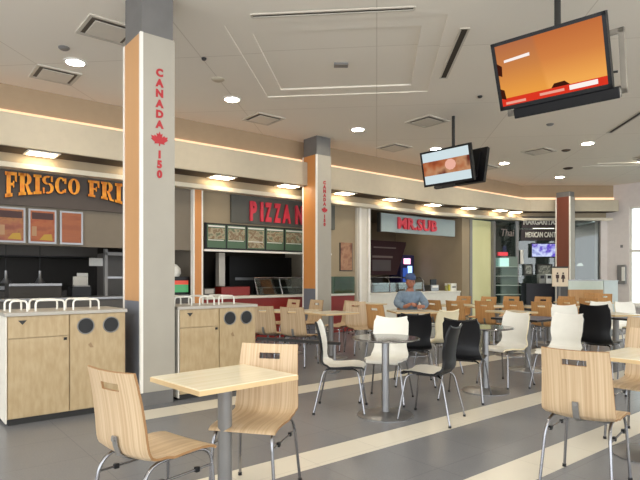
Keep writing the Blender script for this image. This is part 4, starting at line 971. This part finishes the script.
# ------------------------------------------------------------------ far shop front
def fboard(name, label, cat, p0, p1, y0, y1, Y, m, th=.05):
    x0, x1 = x_Y(p0, Y), x_Y(p1, Y); z0, z1 = z_Y(y1, Y), z_Y(y0, Y)
    t = thing(name, label, cat, ((x0 + x1) / 2, Y, z0), 0)
    bm = bmesh.new(); box(bm, -(x1 - x0) / 2, (x1 - x0) / 2, 0, th, 0, z1 - z0); link('board', bm, m, t)
    return t, (x1 - x0) / 2, z1 - z0
t, a, h_ = fboard('shop_sign', 'upper dark sign board with pale capitals, topmost on the far shop', 'sign', 522, 558, 216.5, 228, 17.96, mat('maroon_black', (44, 30, 32), .5))
word('MARGARITAS', .26, .01, M['paper'], t, (0, -.015, h_ / 2), sx=.72, bold=.006)
t, a, h_ = fboard('shop_sign', 'lower dark sign board with pale capitals, directly above the small television', 'sign', 521, 559, 229.5, 240.5, 17.96, mat('maroon_black', (44, 30, 32), .5))
word('MEXICAN CANTINA', .24, .01, M['paper'], t, (.12, -.015, h_ / 2), sx=.56, bold=.006)
t = thing('shop_sign', 'faint pale Thai lettering on the dark glass left of the two line sign', 'sign', (x_Y(507, 17.6), 17.6, z_Y(233, 17.6)), ANG * .5)
word('Thai', .34, .01, mat('faint_letter', (130, 118, 112), .5), t, (0, 0, 0), sx=.9, shear=.2)
bm = bmesh.new(); box(bm, -.02, .02, .012, .2, .1, .14); link('hanger', bm, M['darkframe'], t)
t, a, h_ = fboard('small_television', 'small television with a violet and white picture on the far shop', 'television', 531.5, 557.5, 243, 257.5, 17.9, M['blackplastic'])
bm = bmesh.new(); box(bm, -a + .02, a - .02, -.006, 0, .03, h_ - .03); link('screen', bm, screen_mat('violet_picture', [(40, 50, 170), (210, 220, 250), (90, 60, 190), (240, 240, 250)], .75), t)
for (p0, p1, y0, y1, lb) in ((524, 533, 264, 275.5, 'small framed picture left on the far shop wall'), (537, 552.5, 264, 276, 'wide framed picture below the small television')):
    t, a, h_ = fboard('framed_picture', lb, 'picture', p0, p1, y0, y1, 17.97, M['darkframe'], .04)
    bm = bmesh.new(); box(bm, -a + .05, a - .05, -.006, 0, .05, h_ - .05); link('picture', bm, poster_mat('picture_grey', [(120, 124, 112), (170, 172, 160), (80, 84, 78)], (7, 7, 7)), t)
# glass shelving left
t = thing('display_shelf', 'greenish glass display shelves behind the yellow green panel', 'display shelf', (x_Y(508, 17.2) + .1, 17.55, 0), R(15))
bm = bmesh.new(); box(bm, -.45, .45, .1, .16, 0, 2.0); link('back_panel', bm, M['greydisplay'], t)
for k in range(5):
    bm = bmesh.new(); box(bm, -.45, .45, -.1, .1, .45 + k * .3, .47 + k * .3); link('shelf', bm, mat('shelf_pale', (176, 190, 180), .4), t)
bm = bmesh.new(); box(bm, -.4, .1, .06, .095, 1.65, 1.95); link('lit_panel', bm, mat('lit_teal', (170, 214, 206), .4, emit=.5), t)
bm = bmesh.new(); box(bm, -.32, .02, -.0, .095, 2.02, 2.14); link('red_label', bm, mat('red_lit', (200, 50, 60), .4, emit=.5), t)
t, a, h_ = fboard('wall_menu', 'narrow pale hanging menu on the far shop wall', 'menu', 520.5, 523.5, 250, 264, 17.97, M['paper'], .03)
# dark service counter under pictures
bm = bmesh.new(); box(bm, x_Y(524, 17.6), x_Y(552, 17.6), 17.4, 17.85, 0, 1.08); box(bm, x_Y(524, 17.6) - .02, x_Y(552, 17.6) + .02, 17.36, 17.87, 1.08, 1.12); o = link('service_counter', bm, mat('navy_counter', (36, 36, 46), .5)); tag(o, 'dark counter in front of the far shop below the pictures', 'counter')
for px, lb, c in ((541, 'grey appliance on the dark far counter, left one', (130, 134, 130)), (548, 'white appliance on the dark far counter, right one', (210, 214, 212))):
    t = thing('coffee_machine', lb, 'appliance', (x_Y(px, 17.5), 17.5, 1.12), 0)
    bm = bmesh.new(); box(bm, -.1, .1, -.1, .1, 0, .3, bev=.02); link('body', bm, mat('appliance_%d' % px, c, .4), t)
    bm = bmesh.new(); box(bm, -.06, .06, -.11, -.1, .16, .26); link('display', bm, M['blackplastic'], t)
# restroom sign on stand
Ys = 14.2; t = thing('restroom_sign', 'cream restroom sign board with a man and woman figure', 'sign', (x_Y(560.3, Ys), Ys, 0), 0)
z0, z1 = z_Y(286.5, Ys), z_Y(268, Ys); a = (x_Y(568.3, Ys) - x_Y(552.5, Ys)) / 2
bm = bmesh.new(); box(bm, -a, a, 0, .03, z0, z1); link('board', bm, mat('cream_board', (226, 208, 182), .5), t)
bm = bmesh.new(); box(bm, -a, a, -.005, .035, z1, z1 + .04); link('top_edge', bm, M['darkframe'], t)
bm = bmesh.new(); tube(bm, [(0, .05, 0.01), (0, .05, z1 - .05)], .02, 10); lathe(bm, [(0, 0), (.2, 0), (.18, .02), (0, .02)], 20, 0, 0, .05); link('stand', bm, M['greymetal'], t)
zc = (z0 + z1) / 2
for s, woman in ((-1, 0), (1, 1)):
    x = s * .075; bm = bmesh.new(); n = 12
    prism(bm, [(x + .024 * math.cos(k * math.pi / 6), zc + .105 + .024 * math.sin(k * math.pi / 6)) for k in range(n)], -.004, 0)
    if woman: prism(bm, [(x - .03, zc + .07), (x + .03, zc + .07), (x + .055, zc - .04), (x - .055, zc - .04)], -.004, 0)
    else: prism(bm, [(x - .045, zc + .07), (x + .045, zc + .07), (x + .04, zc - .03), (x - .04, zc - .03)], -.004, 0)
    for q in (-1, 1): prism(bm, [(x + q * .012 - .01, zc - .03), (x + q * .012 + .01, zc - .03), (x + q * .012 + .01, zc - .13), (x + q * .012 - .01, zc - .13)], -.004, 0)
    link('woman_figure' if woman else 'man_figure', bm, mat('sign_figure', (66, 40, 34), .6), t)
# low partition by farthest column
t = thing('glass_partition', 'low whitish glass partition right of the farthest column', 'partition', (x_Y(586, 16.2), 16.2, 0), 0)
bm = bmesh.new(); box(bm, -.52, .52, 0, .06, 0, .95); link('base_panel', bm, M['plywarmlit'], t)
bm = bmesh.new(); box(bm, -.52, .52, .01, .05, .95, 1.22); link('glass', bm, mat('frosted', (214, 224, 214), .3), t)
bm = bmesh.new(); box(bm, -.54, .54, 0, .06, 1.22, 1.25); link('top_rail', bm, M['steel'], t)
bm = bmesh.new(); box(bm, -.2, .2, 0, .05, 0, z_Y(281, 15.5)); box(bm, -.22, .22, -.02, .07, z_Y(281, 15.5), z_Y(281, 15.5) + .02); o = link('pale_screen', bm, mat('pale_blue_screen', (206, 218, 218), .4)); o.location = (x_Y(611, 15.5), 15.5, 0); tag(o, 'pale blue white screen standing before the end wall', 'screen panel')
for (px, py, lb, w_, h_) in ((576 + 4, 262, 'small white pendant lamp in the far glass shop, left', .12, .1), (598, 264, 'tall white lamp in the far glass shop, right', .14, .3)):
    t = thing('pendant_lamp', lb, 'lamp', (x_Y(px, 18.9), 18.9, z_Y(py + 4, 18.9)), 0, 'white pendant lamps')
    bm = bmesh.new(); lathe(bm, [(0, h_), (w_ * .4, h_), (w_, 0), (0, 0)], 16); link('shade', bm, glow('pendant_white', (240, 240, 232), .95), t, True)
    bm = bmesh.new(); tube(bm, [(0, 0, h_), (0, 0, 3.1 - z_Y(py + 4, 18.9))], .008, 6); link('cord', bm, M['blackplastic'], t)
# wall items by the window
t = thing('wall_unit', 'grey wall mounted unit beside the bright window', 'wall unit', rw(.28, -.1, z_Y(284, 17.5)), math.atan2(rwd.y, rwd.x))
bm = bmesh.new(); box(bm, -.13, .13, -.0, .1, 0, .62, bev=.02); link('body', bm, M['greymetal'], t)
bm = bmesh.new(); box(bm, .02, .12, -.03, 0, .1, .55, bev=.01); link('white_cover', bm, M['whiteplastic'], t)
t = thing('thermostat', 'tiny dark thermostat on the pale wall left of the window', 'thermostat', rw(.26, -.02, z_Y(247.5, 17.5)), math.atan2(rwd.y, rwd.x))
bm = bmesh.new(); box(bm, -.04, .04, 0, .02, 0, .09, bev=.005); link('body', bm, M['greymetal'], t)

# ------------------------------------------------------------------ person
def skin_mesh(name, joints, edges, m, parent, sub=2):
    me = bpy.data.meshes.new(name); me.from_pydata([j[0] for j in joints], edges, []); me.materials.append(m)
    o = bpy.data.objects.new(name, me); C.objects.link(o)
    md = o.modifiers.new('skin', 'SKIN'); md.use_smooth_shade = True
    for i, j in enumerate(joints):
        r = j[1] if isinstance(j[1], tuple) else (j[1], j[1]); me.skin_vertices[0].data[i].radius = r
    me.skin_vertices[0].data[0].use_root = True
    sb = o.modifiers.new('sub', 'SUBSURF'); sb.levels = sub; sb.render_levels = sub
    bpy.context.view_layer.update()
    me2 = bpy.data.meshes.new_from_object(o.evaluated_get(bpy.context.evaluated_depsgraph_get()))
    bpy.data.objects.remove(o); o = bpy.data.objects.new(name, me2); C.objects.link(o)
    me2.polygons.foreach_set('use_smooth', [True] * len(me2.polygons))
    if parent: o.parent = parent
    return o
pp = ahead(409, 10.0)
t = thing('person', 'person in a light blue shirt and blue cap, seated and leaning on a table', 'person', pp, R(180) + R(3))
# local +Y is forward (towards the table)
J = [((0, -.05, .52), .13), ((0, -.03, .70), (.145, .11)), ((0, .03, .88), (.16, .11)), ((0, .07, 1.00), (.13, .085)), ((0, .09, 1.08), .055), ((0, .12, 1.16), .058),
     ((.17, .06, 1.00), .055), ((.27, .18, .84), .045), ((.16, .42, .80), .036), ((.07, .50, .86), .028),
     ((-.17, .06, 1.00), .055), ((-.27, .18, .84), .045), ((-.16, .42, .80), .036), ((-.07, .50, .82), .028),
     ((.09, .0, .51), .09), ((.14, .40, .49), .065), ((.14, .36, .08), .04), ((.14, .46, .04), .035),
     ((-.09, .0, .51), .09), ((-.14, .40, .49), .065), ((-.14, .36, .08), .04), ((-.14, .46, .04), .035)]
Ed = [(0, 1), (1, 2), (2, 3), (3, 4), (4, 5), (3, 6), (6, 7), (7, 8), (8, 9), (3, 10), (10, 11), (11, 12), (12, 13), (0, 14), (14, 15), (15, 16), (16, 17), (0, 18), (18, 19), (19, 20), (20, 21)]
body = skin_mesh('body', J, Ed, M['skin'], t)
def grow(j, k): 
    r = j[1]; return (j[0], tuple(q + k for q in r) if isinstance(r, tuple) else r + k)
SJ = [grow(J[i], .03) for i in (0, 1, 2, 3, 6, 7, 8, 10, 11, 12)]
SJ.append(((0, .085, 1.06), .078))
skin_mesh('shirt', SJ, [(0, 1), (1, 2), (2, 3), (3, 4), (4, 5), (5, 6), (3, 7), (7, 8), (8, 9), (3, 10)], M['denim'], t)
TJ = [grow(J[i], .012) for i in (0, 14, 15, 16, 18, 19, 20)]
skin_mesh('trousers', TJ, [(0, 1), (1, 2), (2, 3), (0, 4), (4, 5), (5, 6)], M['trousers'], t)
bm = bmesh.new()
tube(bm, [(0, .05, 1.065), (0, .13, 1.055)], .07, 12); link('collar', bm, M['denim'], t, True)
for s in (-1, 1):
    bm = bmesh.new(); box(bm, s * .14 - .045, s * .14 + .045, .32, .58, 0, .08, bev=.025); link('shoe', bm, M['shoe'], t, True)
    # hands: palm plus five fingers
    wx, wy, wz = s * .07, .50, .86 if s > 0 else .82
    HJ = [((wx, wy, wz), .026), ((wx * .6, wy + .06, wz - .01), (.032, .016))]; HE = [(0, 1)]
    for k, (off, ln) in enumerate(((-.026, .062), (-.009, .075), (.009, .078), (.026, .068))):
        i = len(HJ); HJ += [((wx * .6 + off, wy + .09, wz - .012), .0095), ((wx * .6 + off, wy + .09 + ln * .5, wz - .018), .009), ((wx * .6 + off, wy + .09 + ln * .8, wz - .045), .008)]
        HE += [(1, i), (i, i + 1), (i + 1, i + 2)]
    i = len(HJ); HJ += [((wx * .6 - s * .042, wy + .04, wz), .011), ((wx * .6 - s * .055, wy + .08, wz - .01), .009)]; HE += [(0, i), (i, i + 1)]
    skin_mesh('hand', HJ, HE, M['skin'], t, 1)
# head
bm = bmesh.new(); bmesh.ops.create_uvsphere(bm, u_segments=24, v_segments=18, radius=1)
for v in bm.verts:
    x, y, z = v.co; jaw = 1 - .28 * max(0, -z); 
    v.co = Vector((x * .078 * jaw, .135 + y * .098 * (1 - .1 * max(0, -z)), 1.235 + z * .122))
bmesh.ops.create_uvsphere(bm, u_segments=10, v_segments=8, radius=.016, matrix=Matrix.Translation((0, .232, 1.215)) @ Matrix.Diagonal((.8, 1.1, 1.5, 1)))
for s in (-1, 1): bmesh.ops.create_uvsphere(bm, u_segments=10, v_segments=8, radius=.026, matrix=Matrix.Translation((s * .078, .13, 1.225)) @ Matrix.Diagonal((.35, .8, 1.2, 1)))
head = link('head', bm, M['skin'], t, True)
for s in (-1, 1):
    bm = bmesh.new(); bmesh.ops.create_uvsphere(bm, u_segments=8, v_segments=6, radius=.011, matrix=Matrix.Translation((s * .03, .222, 1.24))); link('eye', bm, M['shoe'], head, True)
bm = bmesh.new(); box(bm, -.024, .024, .214, .226, 1.168, 1.176); link('mouth', bm, mat('lips', (150, 84, 74), .5), head)
bm = bmesh.new(); bmesh.ops.create_uvsphere(bm, u_segments=20, v_segments=12, radius=1)
for v in bm.verts:
    x, y, z = v.co; v.co = Vector((x * .083, .122 + y * .098, 1.24 + z * .105 if z > -.3 else 1.21))
link('hair', bm, M['hair'], head, True)
bm = bmesh.new(); lathe(bm, [(.092, 0), (.096, .04), (.085, .085), (.05, .115), (0, .125)], 24); 
for v in bm.verts: v.co.y *= 1.15
prism(bm, [(-.075, 0), (.075, 0), (.06, .09), (.03, .12), (-.03, .12), (-.06, .09)], 0, .008, f=lambda x, y, z: (x, z + .07, y + .004 - z * .12))
cp = link('cap', bm, M['capblue'], t, True); cp.location = (0, .13, 1.285)
